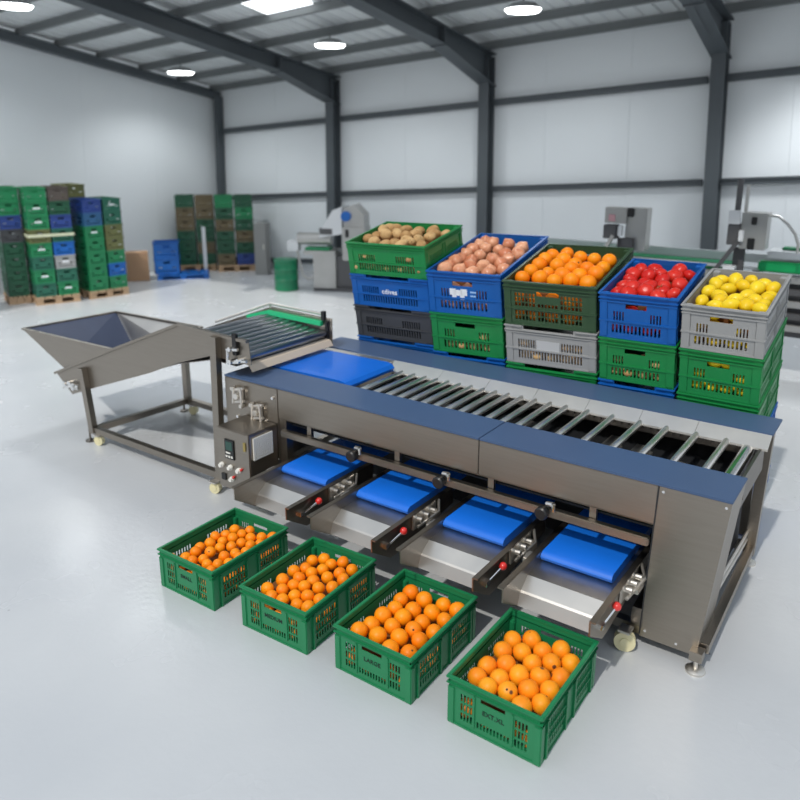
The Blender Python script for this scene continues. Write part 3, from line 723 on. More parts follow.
# ------------------------------------------------------------------ four crates of oranges in front
FW, FD, FH = .44, .59, .240
hm = crate_meshes('harvest', FW, FD, FH)
front = [
 ('SMALL', -3.146, 2.648, 1.0, .0318, [(423,148),(497,155),(328,187),(378,175),(410,190),(460,172),(503,187),(560,190),(608,187),(293,222),(365,203),(457,213),(350,235),(407,237),(505,232),(540,215),(232,258),(300,267),(370,285),(437,268),(480,250),(180,280),(225,302),(290,312),(265,300),(325,335),(380,312),(345,325),(250,240),(425,300)], (150, 500)),
 ('MEDIUM', -2.488, 2.666, 2.0, .0352, [(372,152),(415,150),(503,168),(455,172),(560,200),(270,207),(330,190),(418,195),(358,215),(500,222),(295,235),(437,235),(365,250),(515,250),(212,252),(268,272),(322,288),(393,297),(462,290),(138,297),(212,295),(270,325),(340,332),(398,345),(155,325),(215,345),(288,368),(338,385)], (240, 530)),
 ('LARGE', -1.857, 2.690, .3, .0432, [(402,165),(355,200),(470,205),(567,225),(640,255),(318,248),(415,248),(512,265),(265,280),(365,290),(460,310),(572,300),(210,318),(313,338),(418,350),(520,358),(150,358),(240,385),(340,395),(448,405),(308,432),(397,462)], (330, 560)),
 ('EXT.XL', -1.218, 2.706, -.2, .0455, [(362,150),(458,150),(315,218),(418,220),(515,207),(603,203),(255,278),(343,290),(463,270),(553,270),(655,262),(188,330),(300,345),(380,312),(485,330),(595,335),(245,390),(350,425),(438,395),(545,400),(487,468),(415,465)], (440, 610))]
where_word = {'SMALL': 'leftmost', 'MEDIUM': 'second from left', 'LARGE': 'third from left', 'EXT.XL': 'rightmost'}
for (txt, x, y, rz, r, px, org) in front:
    mw = Matrix.Translation((x, y, 0)) @ Matrix.Rotation(math.radians(rz), 4, 'Z')
    cr = place_crate(hm, 'green', mw, 'green crate of oranges marked %s, %s of four on the floor' % (txt, where_word[txt]), 'orange crates in front of the machine', 'fruit_crate')
    lettering(txt, 'ink', cr, .031, (0, -FD/2-.0012, .125))
    inv = mw.inverted()
    zc = FH-.022-r*.9
    pl = []; zt = []
    rg = random.Random(11)
    for (a, b) in px:
        w_ = at_plane(org[0]+a/5, org[1]+b/5, Vector((0, 0, zc)), Vector((0, 0, 1))); q = inv @ w_; pl.append((q.x, q.y)); zt.append(zc+rg.uniform(-.008, .008))
    lo = Vector((-FW/2+.010, -FD/2+.010, .01)); hi = Vector((FW/2-.010, FD/2-.010, .4))
    P = heap('orange', pl, r, mw, lo, hi, zt, 'blemished orange' if txt == 'EXT.XL' else 'orange', 'of front crate marked '+txt, 'oranges in the crate marked '+txt, 'orange', worn=(txt == 'EXT.XL'), jr=.05, seed=len(txt)*3, scar_p=.3 if txt == 'EXT.XL' else .06)
    # fruit under the top layer, along the near end and the two long sides
    low = []; zl = min(p.z for p in P)-r*1.72
    lay = []
    z = .012+r
    while z < zl+.004: lay.append(z); z += 2*r
    if not lay: lay = [.012+r]
    nx = int((FW-.03)//(2*r)); ny = int((FD-.03)//(2*r))
    for z in lay:
        for i in range(nx): low.append((-FW/2+.014+r+i*(FW-.028-2*r)/(nx-1), -FD/2+.012+r, z))
        for j in range(1, ny):
            yy = -FD/2+.012+r+j*(FD-.024-2*r)/(ny-1)
            for s in (1,): low.append((s*(FW/2-.013-r), yy, z))
    z = lay[-1]+2*r
    if z+r < FH-.02: low += [q for q in [(-FW/2+.014+r+i*(FW-.028-2*r)/(nx-1), -FD/2+.012+r, z) for i in range(nx)] if all((Vector(q)-p).length > 1.75*r for p in P)]
    fill('orange', 'blemished orange' if txt == 'EXT.XL' else 'orange', r*.98, mw, low, 'orange under the top layer, behind the slots of front crate marked '+txt, 'lower oranges in the crate marked '+txt, 'orange', worn=(txt == 'EXT.XL'))
    zlin = min(p.z for p in P)-r*1.03
    g = MB(); g.box(-FW/2+.012, FW/2-.012-2.1*r, -FD/2+.014+2.1*r, FD/2-.012, .012, max(.02, min(zlin, lay[-1]+r)), .002); g.build('tray_liner', 'kraft', cr)

# ------------------------------------------------------------------ leaning stacks behind the machine
TH = math.radians(10); U = Vector((0, -math.sin(TH), math.cos(TH))); Dv = Vector((0, math.cos(TH), math.sin(TH)))
P0 = Vector((0, 4.735, .92))
S0 = -.92/math.cos(TH)
CM = {}
def stack(tops, x0, x1, depth, crates, content, yaw=0.0):
    """tops: height of the crate tops along the leaning axis (top first); crates: (material, style, label)"""
    W = x1-x0-.028; D = depth-.03; xc = (x0+x1)/2; n = len(crates); out = []
    for i, (mt, style, label) in enumerate(crates):
        s1 = tops[i]; s0 = tops[i+1]; H = s1-s0-.003
        k = (style, round(W, 3), round(D, 3), round(H, 3))
        if k not in CM: CM[k] = crate_meshes(style, W, D, H)
        bc = P0+U*s0+Dv*.016; bc.x = xc
        mw = Matrix.Translation(bc) @ Matrix.Rotation(TH, 4, 'X') @ Matrix.Rotation(math.radians(yaw), 4, 'Z') @ Matrix.Translation((0, D/2, 0))
        o = place_crate(CM[k], mt, mw, label, content['group'], 'produce_crate'); out.append((o, mw, W, D, H))
    o, mw, W, D, H = out[0]; inv = mw.inverted(); r = content['r']
    zc = H-.012-r*.55+content.get('dz', 0)
    pl = []; zt = []; rg = random.Random(21)
    nrm = (mw.to_3x3() @ Vector((0, 0, 1))); pp = mw @ Vector((0, 0, zc))
    for (a, b) in content['px']:
        q = inv @ at_plane(content['org'][0]+a/4, content['org'][1]+b/4, pp, nrm); pl.append((q.x, q.y)); zt.append(zc+rg.uniform(-.012, .012))
    P = heap(content['kind'], pl, r, mw, Vector((-W/2+.012, -D/2+.012, .02)), Vector((W/2-.012, D/2-.012, .9)), zt, content['noun'], content['where'], content['fg'], content['noun'], jr=.10, seed=content['seed'], scar_p=.1)
    zmin = min(p.z for p in P)-r*1.25
    low = []; zl = zmin-r*.55
    nx = max(2, int((W-.03)//(2.02*r)))
    z = .012+r
    while z < H-.03-r*.6:
        for i in range(nx): low.append((-W/2+.012+r+i*(W-.024-2*r)/(nx-1), -D/2+.012+r, z))
        if content.get('side'):
            ny = int((D-.03)//(2.02*r))
            for j in range(1, ny): low.append((W/2-.012-r, -D/2+.012+r+j*2.02*r, z))
        z += 1.9*r
    low = [q for q in low if all((Vector(q)-p).length > 1.75*r for p in P)]
    fill(content['kind'], content['noun'], r*.98, mw, low, '%s under the top layer, behind the slots %s' % (content['noun'], content['where']), 'lower '+content['fg'], content['noun'])
    g = MB(); g.box(-W/2+.012, W/2-.012-(2.1*r if content.get('side') else 0), -D/2+.014+2.1*r, D/2-.012, .012, zmin, .002); g.build('tray_liner', 'kraft', o)
    for (ci, kind, noun, rr, cnt, lab) in content.get('peek', []):
        o2, mw2, W2, D2, H2 = out[ci]; sp_ = []
        nx = int((W2*.8)//(2.05*rr))
        for L in range(cnt):
            for i in range(nx): sp_.append(((i-(nx-1)/2)*2.03*rr, -D2/2+.014+rr, .012+rr+L*1.92*rr))
        fill(kind, noun, rr, mw2, sp_, lab, lab.split(',')[0]+' group', noun, seed=ci+9)
    return out
oth = lambda c, k, st: '%s plastic crate low in the %s, just above the floor behind the machine' % (c, st)
stack([.843, .582, .316, .043, -.23, -.50, -.735, S0+.004][:8], -3.77, -3.04, .64, [
 ('green2', 'plain', 'bright green crate heaped with potatoes, topmost of the leftmost stack behind the machine'),
 ('blue', 'notch', 'blue crate with white print under the green potato crate'),
 ('charcoal', 'notch', 'charcoal grey crate under the printed blue crate in the leftmost stack'),
 ('blue', 'notch', 'blue crate mostly hidden under the charcoal crate of the leftmost stack'),
 ('green2', 'notch', 'green crate second from floor in the leftmost stack behind the machine'),
 ('blue', 'notch', 'blue crate second layer from floor in the leftmost stack behind the machine'),
 ('green2', 'notch', 'green crate on the floor at the foot of the leftmost stack behind the machine')],
 dict(group='crates stacked behind the machine', kind='potato', noun='potato', r=.046, seed=2, org=(340, 210), where='of the green potato crate', fg='potatoes in the green crate',
  px=[(220,62),(175,80),(265,80),(317,82),(372,82),(170,100),(222,100),(270,105),(350,110),(413,97),(130,98),(103,115),(137,128),(220,130),(288,125),(318,118),(382,100),(183,137),(245,145),(325,145),(200,75),(300,100)]), yaw=4)
stack([.683, .353, .030, -.29, -.61, S0+.004], -3.025, -2.42, 1.03, [
 ('blue', 'handle', 'blue crate with white print heaped with onions, top of the second stack'),
 ('green2', 'handle', 'green crate under the blue onion crate'),
 ('blue', 'notch', 'blue crate under the green one in the onion stack'),
 ('green2', 'handle', 'green crate second from floor in the onion stack'),
 ('blue', 'notch', 'blue crate on the floor at the foot of the onion stack')],
 dict(group='crates stacked behind the machine', kind='onion', noun='onion', r=.054, seed=3, org=(340, 210), where='of the blue onion crate', fg='onions in the blue crate',
  px=[(560,118),(610,135),(675,140),(728,152),(525,138),(580,158),(635,165),(675,178),(505,172),(560,180),(612,195),(705,170),(478,162),(435,195),(462,203),(527,197),(515,222),(572,222),(645,222),(675,203),(710,185),(400,225),(470,235),(530,250),(593,255),(625,240),(438,235),(650,240)],
  peek=[(1, 'potato', 'potato', .046, 2, 'potatoes behind the slots of the green crate, under the onion crate')]), yaw=5.5)
stack([.673, .346, .050, -.27, -.59, S0+.004], -2.39, -1.715, .92, [
 ('olive', 'lattice', 'dark olive green lattice crate heaped with oranges, top of the middle stack'),
 ('gray', 'notch', 'light grey slotted crate under the olive crate of oranges'),
 ('green2', 'notch', 'green crate under the light grey crate in the middle stack'),
 ('blue', 'notch', 'blue crate second from floor in the middle stack'),
 ('green2', 'notch', 'green crate on the floor at the foot of the middle stack')],
 dict(group='crates stacked behind the machine', kind='orange', noun='orange', r=.057, seed=4, org=(500, 210), where='of the olive crate behind the machine', fg='oranges in the olive crate',
  px=[(210,178),(268,178),(180,200),(322,190),(377,195),(437,208),(255,205),(155,220),(230,225),(300,215),(352,230),(410,232),(122,245),(190,250),(285,240),(160,270),(250,258),(318,258),(383,262),(90,275),(220,290),(285,285),(350,288)],
  peek=[(1, 'potato', 'potato', .046, 2, 'potatoes behind the slots of the light grey crate, under the oranges')]), yaw=4.5)
stack([.663, .348, .040, -.28, -.60, S0+.004], -1.70, -1.192, .75, [
 ('blue', 'handle', 'blue crate heaped with red tomatoes, top of the fourth stack'),
 ('green2', 'handle', 'green crate under the blue tomato crate'),
 ('blue', 'notch', 'blue crate under the green one in the tomato stack'),
 ('green2', 'handle', 'green crate second from floor in the tomato stack'),
 ('blue', 'notch', 'blue crate on the floor at the foot of the tomato stack')],
 dict(group='crates stacked behind the machine', kind='tomato', noun='tomato', r=.053, seed=6, org=(500, 210), where='of the blue tomato crate', fg='tomatoes in the blue crate',
  px=[(607,237),(715,248),(558,250),(640,262),(763,265),(522,265),(600,268),(688,268),(545,278),(655,290),(578,295),(620,300),(718,307),(488,300),(532,308),(632,325),(660,297),(487,320),(570,332),(687,338),(525,330),(645,350)],
  peek=[(1, 'potato', 'potato', .046, 2, 'potatoes behind the slots of the green crate, under the tomato crate')]), yaw=2)
stack([.643, .349, .040, -.28, -.60, S0+.004], -1.18, -.685, .74, [
 ('gray', 'handle', 'light grey crate heaped with yellow lemons, top of the rightmost stack'),
 ('green2', 'handle', 'green crate directly under the grey lemon crate'),
 ('green2', 'handle', 'green crate second below the grey lemon crate, partly behind the machine'),
 ('blue', 'handle', 'blue crate third below the grey lemon crate, seen beyond the machine end'),
 ('blue', 'handle', 'blue crate on the floor at the foot of the lemon stack')],
 dict(group='crates stacked behind the machine', kind='lemon', noun='lemon', r=.0455, seed=8, org=(640, 160), where='of the grey lemon crate', fg='lemons in the grey crate', side=True,
  px=[(325,480),(380,483),(445,485),(305,495),(355,512),(418,508),(480,515),(498,500),(543,518),(273,523),(310,535),(320,560),(385,560),(430,540),(460,565),(515,555),(248,560),(305,578),(370,588),(432,590),(485,600),(505,585)],
  peek=[(1, 'lemon', 'lemon', .043, 3, 'lemons behind the slots of the green crate, under the grey lemon crate')]))
# prints on the crates
by = {o['label']: o for o in C.objects if 'label' in o}
c = by['blue crate with white print under the green potato crate']
lettering('c|o||i|is', 'white_ink', c, .001, (0, 0, .05)) if False else None
lettering('cdives', 'white_ink', c, .058, (.01, -.3225, .140), sx=.9)
c = by['blue crate with white print heaped with onions, top of the second stack']
g = MB()
for (a, b, w_, h_) in ((-.06, .006, .05, .05), (-.015, .0, .06, .045), (.03, .006, .05, .05), (-.05, -.03, .035, .035), (.015, -.035, .035, .035)): g.box(a-w_/2-.03, a+w_/2-.03, -.5018, -.5001, .168+b-h_/2, .168+b+h_/2, .0)
g.build('white_emblem', 'white_ink', c)
g = MB()
for (x0, x1, z) in ((.05, .10, .180), (.05, .095, .150)): g.box(x0, x1, -.5018, -.5001, z-.006, z+.006)
g.build('small_print', 'lightblue_ink', c)
c = by['light grey slotted crate under the olive crate of oranges']
g = MB(); g.box(-.10, .07, -.4475, -.4455, .112, .190); g.build('print_panel', 'grey_ink', c)

# ================================================================== BACKGROUND: pallets and crate stacks along the left wall
def bg_crate_meshes(W, D, H):
    g = MB(); t = .012
    hole = [(.36*W, .64*W, .66*H, .80*H)]; sl = [(.12*W, .88*W, .18*H, .24*H), (.12*W, .30*W, .38*H, .46*H), (.70*W, .88*W, .38*H, .46*H)]
    g.panel((-W/2, -D/2, 0), (1, 0, 0), (0, 0, 1), (0, -1, 0), W, H, hole+sl, t); g.panel((W/2, D/2, 0), (-1, 0, 0), (0, 0, 1), (0, 1, 0), W, H, hole+sl, t)
    ls = [(.1*D, .42*D, .25*H, .40*H), (.58*D, .9*D, .25*H, .40*H), (.1*D, .42*D, .52*H, .66*H), (.58*D, .9*D, .52*H, .66*H)]
    g.panel((W/2, -D/2, 0), (0, 1, 0), (0, 0, 1), (1, 0, 0), D, H, ls, t); g.panel((-W/2, D/2, 0), (0, -1, 0), (0, 0, 1), (-1, 0, 0), D, H, ls, t)
    g.box(-W/2+t, W/2-t, -D/2+t, D/2-t, .003, .012)
    b = g.mesh('bg_crate', 'green'); r = MB(); o = .010
    for z0, z1 in ((H-.02, H),):
        for s in (-1, 1):
            r.box(-W/2-o, W/2+o, *sorted((s*(D/2-.01), s*(D/2+o))), z0, z1); r.box(*sorted((s*(W/2-.01), s*(W/2+o))), -D/2, D/2, z0, z1)
    return b, r.mesh('rim', 'green')
W2, D2, H2 = .305, .57, .213
bgm = bg_crate_meshes(W2, D2, H2); bgl = None
def pallet(x, y, rz, w, d, label, m='wood', h=.13):
    e = empty('pallet', (x, y, 0), label, 'pallet', 'pallets along the wall'); e.rotation_euler = (0, 0, rz)
    g = MB(); n = 5
    for i in range(n): a = -w/2+i*(w/n); g.box(a+.012, a+w/n-.012, -d/2, d/2, h-.022, h)
    for j in (-1, 0, 1): g.box(-w/2, w/2, j*(d/2-.05)-.045, j*(d/2-.05)+.045, h-.042, h-.023)
    g.build('deck', m, e)
    for i in (-1, 0, 1):
        for j in (-1, 0, 1): g = MB(); g.box(i*(w/2-.06)-.05, i*(w/2-.06)+.05, j*(d/2-.06)-.05, j*(d/2-.06)+.05, .02, h-.042); g.build('block', m, e)
    for j in (-1, 0, 1): g = MB(); g.box(-w/2, w/2, j*(d/2-.06)-.05, j*(d/2-.06)+.05, 0, .02); g.build('skid', m, e)
    return e
CN = {'green': 'green', 'green2': 'bright green', 'olive': 'dark olive', 'blue': 'blue', 'gray': 'grey', 'charcoal': 'charcoal', 'teal': 'teal green', 'dgreen': 'dark green', 'drab': 'olive drab', 'navy': 'navy blue', 'steelblue': 'steel blue', 'brown': 'brownish grey', 'rust': 'rusty brown'}
white_tag = None
def tower(x, y, rz, z0, cols, where, group, tags=(), meshes=None, h=None):
    """cols listed from the top down"""
    global white_tag
    h = h or H2
    for i, mt in enumerate(cols[::-1]):
        mw = Matrix.Translation((x, y, z0+i*h)) @ Matrix.Rotation(rz, 4, 'Z')
        n = len(cols)
        pos = 'topmost' if i == n-1 else ('bottom' if i == 0 else ORD[i]+' from bottom')
        o = place_crate(meshes or bgm, mt, mw, '%s crate %s %s' % (CN[mt], pos, where), group, 'stacked_crate')
        if i in tags:
            if white_tag is None: g = MB(); g.box(-.05, .05, -D2/2-.002, -D2/2, .10, .125); white_tag = g.mesh('white_tag', 'white_ink')
            link('white_tag', white_tag, o)
def loc(x, y, rz, a, b): return x+a*math.cos(rz)-b*math.sin(rz), y+a*math.sin(rz)+b*math.cos(rz)
G1 = 'crates stacked along the left wall'
# pile A: two columns facing the camera, one behind
ra = math.radians(70); ax, ay = -11.39, 6.14
pallet(*loc(ax, ay, ra, .333, .30), ra, .67, .60, 'wooden pallet under the tall two column crate pile at far left')
tower(*loc(ax, ay, ra, .168, .30), ra, .13, ['green', 'green', 'green', 'drab', 'green', 'teal', 'green', 'teal'], 'in left column of the tall far left pile', G1, (1, 3, 4, 5, 6))
tower(*loc(ax, ay, ra, .498, .30), ra, .13, ['brown', 'dgreen', 'navy', 'teal', 'blue', 'gray', 'teal', 'green'], 'in right column of the tall far left pile', G1, (0, 2))
# pile behind A, further left
pallet(*loc(ax, ay, ra, -.18, .60), ra, .34, .58, 'wooden pallet behind the tall pile at far left edge')
tower(*loc(ax, ay, ra, -.18, .60), ra, .13, ['green', 'green', 'navy', 'charcoal', 'dgreen', 'dgreen', 'dgreen', 'dgreen'], 'in the pile behind the tall far left pile', G1)
# charcoal pile at the edge of the picture
pallet(-11.80, 5.50, ra, .34, .48, 'wooden pallet under the charcoal crates at far left edge')
tower(-11.80, 5.50, ra, .13, ['charcoal', 'charcoal', 'charcoal'], 'in the low pile at far left edge', G1, (1,))
# strap round pile A
g = MB(); c0 = loc(ax, ay, ra, -.005, -.006); c1 = loc(ax, ay, ra, .668, -.006); c2 = loc(ax, ay, ra, .668, .60); c3 = loc(ax, ay, ra, -.005, .60); zz = .13+4.55*H2
for p, q in ((c0, c1), (c1, c2), (c2, c3), (c3, c0)): g.bar((p[0], p[1], zz), (q[0], q[1], zz), .006, .045)
tag(g.build('packing_strap', 'strap'), 'pale strap wrapped round the tall crate pile at far left', 'strap')
# pile B
rb = math.radians(82); bx, by_ = -11.13, 6.93
pallet(*loc(bx, by_, rb, .335, .30), rb, .68, .60, 'wooden pallet under the second two column crate pile')
tower(*loc(bx, by_, rb, .168, .30), rb, .13, ['navy', 'steelblue', 'green', 'green', 'green', 'green', 'green'], 'in left column of the second pile', G1, (4,))
tower(*loc(bx, by_, rb, .502, .30), rb, .13, ['teal', 'teal', 'drab', 'drab', 'green', 'blue', 'green'], 'in right column of the second pile', G1, (6,))
pallet(*loc(bx, by_, rb, .2, .91), rb, .34, .58, 'wooden pallet behind the second two column crate pile')
tower(*loc(bx, by_, rb, .2, .91), rb, .13, ['drab', 'dgreen', 'dgreen', 'dgreen', 'dgreen', 'dgreen', 'dgreen', 'dgreen'], 'in column behind the second pile', G1)
# cardboard box
e = empty('cardboard_box', (-12.06, 8.52, 0), 'plain brown cardboard box on the floor by the left wall', 'box'); e.rotation_euler = (0, 0, math.radians(55))
g = MB(); g.box(-.20, .20, -.13, .13, 0, .53, .004); g.build('carton', 'card', e)
g = MB(); g.box(-.198, -.003, -.128, .128, .531, .536); g.build('flap', 'card', e); g = MB(); g.box(.003, .198, -.128, .128, .531, .536); g.build('flap', 'card', e)
# blue pile and blue pallet
rc = math.radians(50)
pallet(-11.60, 9.20, rc, .95, .46, 'blue plastic pallet under the low blue crates', 'blue', .10)
b3 = bg_crate_meshes(.46, .40, .30)
tower(-11.80, 9.00, rc, .102, ['blue', 'blue'], 'on the blue pallet', 'blue crates on the blue pallet', meshes=b3, h=.302)
# green wrapped pile
rd = math.radians(48); gx, gy = -11.86, 9.42
GW = 'crates in the wrapped pile'
g3 = bg_crate_meshes(.345, .50, .225)
pallet(*loc(gx, gy, rd, .26, .60), rd, .74, .54, 'wooden pallet under the left half of the wrapped green pile')
pallet(*loc(gx, gy, rd, 1.02, .40), rd, .74, .54, 'wooden pallet under the right half of the wrapped green pile')
tower(*loc(gx, gy, rd, .07, .60), rd, .13, ['dgreen', 'rust', 'rust', 'dgreen', 'dgreen', 'dgreen'], 'in first column of the wrapped green pile', GW, meshes=g3, h=.228)
tower(*loc(gx, gy, rd, .45, .60), rd, .13, ['rust', 'rust', 'dgreen', 'dgreen', 'rust', 'dgreen'], 'in second column of the wrapped green pile', GW, meshes=g3, h=.226)
tower(*loc(gx, gy, rd, .83, .40), rd, .13, ['green', 'dgreen', 'rust', 'dgreen', 'dgreen', 'rust'], 'in third column of the wrapped green pile', GW, meshes=g3, h=.228)
tower(*loc(gx, gy, rd, 1.21, .40), rd, .13, ['dgreen', 'green', 'dgreen', 'rust', 'dgreen', 'navy'], 'in fourth column of the wrapped green pile', GW, meshes=g3, h=.228)
for px_, lab in ((.42, 'left'), (1.44, 'right')):
    q = loc(gx, gy, rd, px_, .02); g = MB(); g.box(-.035, .035, -.02, .02, 0, .92 if lab == 'left' else .9); o = g.build('barrier_post', 'mach_light'); o.location = (q[0], q[1], 0); o.rotation_euler = (0, 0, rd)
    tag(o, 'white post standing at the %s of the wrapped green crates' % lab, 'post', 'white posts by the green pile')
# grey cabinet
g = MB(); e = empty('grey_cabinet', (-10.62, 10.36, 0), 'narrow grey metal cabinet against the back wall beside the green crates', 'cabinet'); e.rotation_euler = (0, 0, math.radians(20))
g.box(-.13, .13, -.1, .1, 0, 1.0, .006); g.build('body', M.setdefault('cab', mat('cabinet_grey', (.24, .245, .24), .5)), e)
g = MB(); g.box(-.12, .12, -.108, -.1, .03, .97, .003); d = g.build('door', 'cab', e); g = MB(); g.box(.07, .085, -.12, -.108, .5, .6); g.build('handle', 'steel_bright', d)

# green drum
e = empty('steel_drum', (-9.12, 9.44, 0), 'green drum standing on the floor left of the grey washing machine', 'drum')
g = MB(); z = [0, .01, .015, .18, .195, .21, .36, .375, .39, .53, .545, .55]; rr_ = [.205, .215, .205, .205, .216, .205, .205, .216, .205, .205, .215, .20]
g.tube([(0, 0, a) for a in z], rr_, 32); g.build('body', 'drum', e, True)
g = MB(); g.tube([(0, 0, .54), (0, 0, .548)], .196, 32); g.build('lid', 'dgreen', e, True)
# grey processing machine
e = empty('processing_machine', (-8.35, 10.0, 0), 'grey steel processing machine with hood standing by the back wall, left of the potato stack', 'machine'); e.rotation_euler = (0, 0, math.radians(25))
def mbox(n, m, *b, bev=.01, p=None):
    g = MB(); g.box(*b, bev); return g.build(n, m, p or e)
bd = mbox('base_cabinet', 'mach', -.42, -.02, -.25, .3, .06, .66); mbox('lower_frame', 'mach_dark', -.02, .55, -.2, .3, .08, .62); mbox('skid', 'mach_dark', -.44, .56, -.22, .3, 0, .07)
mbox('side_cabinet', 'mach', .1, .5, -.24, .2, .55, 1.12)
g = MB(); g.prism([(-.30, .93), (-.30, 1.02), (-.06, 1.40), (.10, 1.46), (.10, 1.0)], 'y', -.24, .25); hd = g.build('hood', 'mach_light', e)
g = MB(); g.prism([(.12, 1.1), (.12, 1.42), (.30, 1.50), (.48, 1.32), (.48, 1.1)], 'y', -.2, .22); g.build('rear_cover', 'mach', e)
g = MB(); g.tube([(.17, -.245, 1.30), (.17, -.20, 1.30)], .085, 20); g.build('blue_motor', 'blue', e, True)
g = MB(); g.tube([(-.72, -.1, .90), (-.12, -.1, .90)], .105, 24); g.build('feed_drum', 'mach', e, True)
mbox('drum_mouth', 'mach_dark', -.30, -.06, -.245, -.2, .98, 1.10); mbox('green_tray', 'strip_green', -.56, -.12, -.26, -.02, .71, .765)
mbox('tray_bracket', 'mach', -.58, -.02, -.27, .2, .64, .71); mbox('junction_box', 'mach_light', -.90, -.70, -.2, 0, .68, .86)
g = MB(); g.tube([(-.72, -.18, .70), (-.66, -.24, .5), (-.60, -.26, .28), (-.52, -.26, .22), (-.43, -.2, .24)], .022, 10); g.build('hose', 'mach', e, True)
mbox('switch', 'black', .16, .22, -.252, -.24, .95, 1.08, bev=.003)

# grading conveyor line at right
e = empty('conveyor_line', (-1.6, 9.0, 0), 'long grey conveyor line with green belt along the back wall, behind the stacks', 'conveyor')
g = MB(); g.box(-2.6, 1.9, .12, .16, 1.20, 1.30, .004); g.build('side_rail', 'mach_light', e)
g = MB(); g.box(-2.6, 1.9, -.16, -.12, 1.16, 1.19, .003); g.build('side_rail', 'mach_light', e)
g = MB(); g.box(-2.6, -.1, -.13, .13, 1.12, 1.20, .01); g.build('belt', 'strip_green', e)
g = MB(); g.box(.13, 1.9, -.24, -.14, 1.16, 1.275, .02); g.build('belt_guard', M.setdefault('brightbelt', mat('bright_green_belt', (.005, .33, .10), .4)), e)
g = MB(); g.box(.2, 1.9, -.2, .12, 1.30, 1.38, .01); g.build('upper_rail', 'mach_light', e)
g = MB(); g.box(.32, 1.9, -.05, .1, 1.385, 1.41, .006); g.build('upper_belt', 'strip_green', e)
for i, z in enumerate((1.05, .92, .79, .66, .53)):
    g = MB(); g.box(-2.6, 1.9, -.2, -.12, z, z+.07, .004); g.build('slat', 'mach' if i % 2 == 0 else 'mach_dark', e)
g = MB(); g.box(-2.6, 1.9, -.1, -.08, .45, 1.12); g.build('back_sheet', 'mach_dark', e)
for x in (-2.5, -1.2, .1, 1.3): g = MB(); g.box(x-.04, x+.04, -.1, .1, 0, 1.15); g.build('leg', 'mach', e)
def head(x, y, label, tall):
    h = empty('labelling_head', (x, y, 0), label, 'machine')
    def P(n, m, *b, bev=.006): g = MB(); g.box(*b, bev); return g.build(n, m, h)
    P('stand', 'mach_dark', -.05, .06, .05, .12, 0, 1.42); P('foot', 'mach_dark', -.2, .2, -.05, .25, 0, .03)
    if tall:
        P('body', 'mach', .02, .27, -.06, .16, 1.42, 1.80); P('display', 'mach_light', -.10, .015, -.12, -.06, 1.68, 1.82); P('label_reel', 'mach_light', .0, .06, -.1, -.05, 1.50, 1.62)
        P('arm', 'mach_dark', -.10, .02, -.1, .05, 1.46, 1.68); P('knob', 'black', .12, .17, -.085, -.06, 1.68, 1.76); P('lower_window', 'black', .10, .17, -.08, -.06, 1.42, 1.54)
        g = MB(); g.bar((-.22, -.1, 1.12), (.0, -.1, 1.48), .05, .04); g.build('strut', 'mach_dark', h); P('bracket', 'mach_light', -.10, .02, -.14, -.04, 1.10, 1.24); P('roller_block', 'black', .04, .1, -.16, -.06, 1.08, 1.2)
        g = MB(); g.tube([(-.05, .05, 1.8), (-.05, .05, 2.14)], .03, 10); g.build('mast', 'mach_dark', h, True); g = MB(); g.tube([(.03, .05, 1.8), (.03, .05, 2.08)], .018, 8); g.build('mast_pipe', 'mach', h, True)
        g = MB(); g.tube([(.27, 0, 1.78), (.36, 0, 1.77), (.45, 0, 1.70), (.53, 0, 1.60), (.57, 0, 1.50), (.57, 0, 1.41)], .014, 8); g.build('cable', 'mach', h, True)
    else:
        P('body', 'mach', .06, .30, -.02, .16, 1.30, 1.78); P('upper_box', 'mach', -.18, .08, -.06, .1, 1.60, 1.78); P('sticker', 'pink', -.13, -.05, -.066, -.06, 1.62, 1.70); P('label_reel', 'mach_light', .0, .05, -.1, -.05, 1.46, 1.58)
        P('motor', 'mach_dark', -.18, -.03, -.08, .06, 1.42, 1.58); P('front_column', 'mach_dark', .05, .18, -.08, -.02, 1.20, 1.44); P('knob', 'black', .08, .15, -.05, -.02, 1.68, 1.78)
        g = MB(); g.bar((-.2, -.06, 1.2), (-.06, -.06, 1.46), .05, .04); g.bar((-.28, -.06, 1.2), (-.16, -.06, 1.25), .05, .04); g.build('strut', 'mach', h)
head(-2.95, 8.62, 'dark grey labelling head with pink sticker, behind the oranges and tomatoes', False)
head(-1.65, 8.55, 'grey labelling head with tall mast and white display, behind the lemons', True)

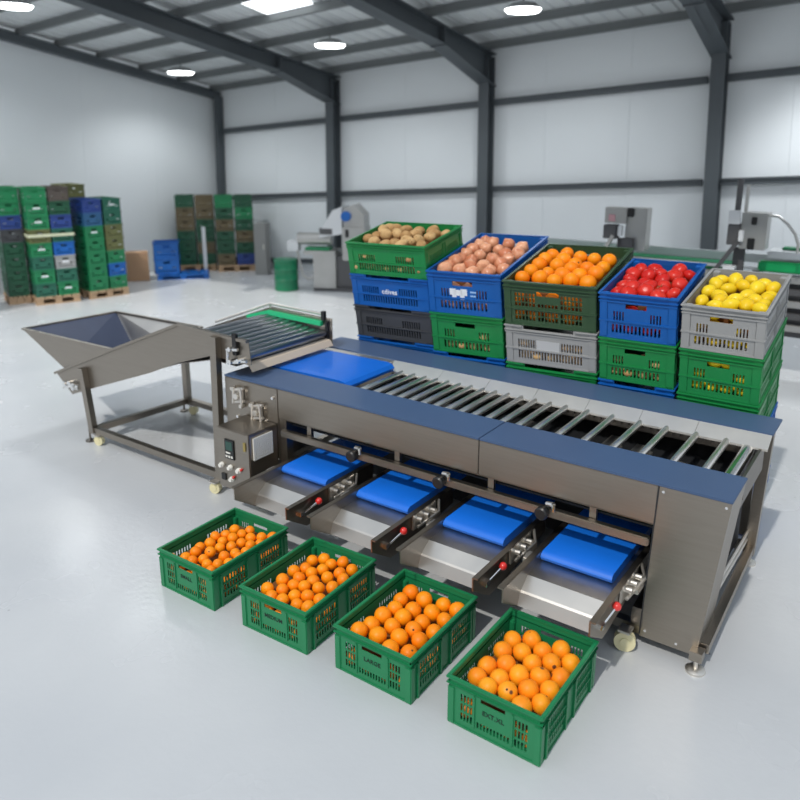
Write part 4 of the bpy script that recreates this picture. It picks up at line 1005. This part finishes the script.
# ================================================================== CAMERA, LIGHT, WORLD
cd = bpy.data.cameras.new('camera'); cam = bpy.data.objects.new('camera', cd); C.objects.link(cam)
cd.sensor_width = 36; cd.lens = 36*F/800; cd.shift_y = -(400-PY)/800; cd.clip_end = 200
mw = Matrix.Identity(4)
for i in range(3): mw[i][0], mw[i][1], mw[i][2], mw[i][3] = RIGHT[i], -DOWN[i], -FWD[i], CAM[i]
cam.matrix_world = mw
cd.dof.use_dof = True; cd.dof.focus_distance = 4.1; cd.dof.aperture_fstop = 1.4
bpy.context.scene.camera = cam
sl = bpy.data.lights.new('sun', 'SUN'); sl.energy = 2.1; sl.angle = math.radians(1.6); sl.color = (1, .955, .88)
so = bpy.data.objects.new('sun', sl); C.objects.link(so)
sd = Vector((-.02, .80, -1.0)).normalized(); so.rotation_euler = sd.to_track_quat('-Z', 'Y').to_euler()
for (x, y, z) in ((-8.0, 5.32, 4.1), (-.76, 10.3, 4.1)):
    l = bpy.data.lights.new('hall_lamp_light', 'SPOT'); l.energy = 260; l.spot_size = math.radians(120); l.spot_blend = .6; l.shadow_soft_size = .3; l.color = (.97, .99, 1)
    o = bpy.data.objects.new('hall_lamp_light', l); C.objects.link(o); o.location = (x, y, z)
w = bpy.data.worlds.new('sky'); bpy.context.scene.world = w; w.use_nodes = True; nt = w.node_tree; bg = nt.nodes['Background']
tc = nt.nodes.new('ShaderNodeTexCoord'); sx = nt.nodes.new('ShaderNodeSeparateXYZ'); nt.links.new(tc.outputs['Generated'], sx.inputs[0])
rp = nt.nodes.new('ShaderNodeValToRGB'); nt.links.new(sx.outputs['Z'], rp.inputs['Fac'])
rp.color_ramp.elements[0].position = 0; rp.color_ramp.elements[0].color = (.66, .67, .68, 1); rp.color_ramp.elements[1].position = .75; rp.color_ramp.elements[1].color = (.74, .84, .96, 1)
nt.links.new(rp.outputs[0], bg.inputs['Color']); bg.inputs['Strength'].default_value = .85
vs = bpy.context.scene.view_settings; vs.view_transform = 'Standard'; vs.look = 'None'; vs.gamma = 1; vs.use_curve_mapping = False; vs.exposure = 0
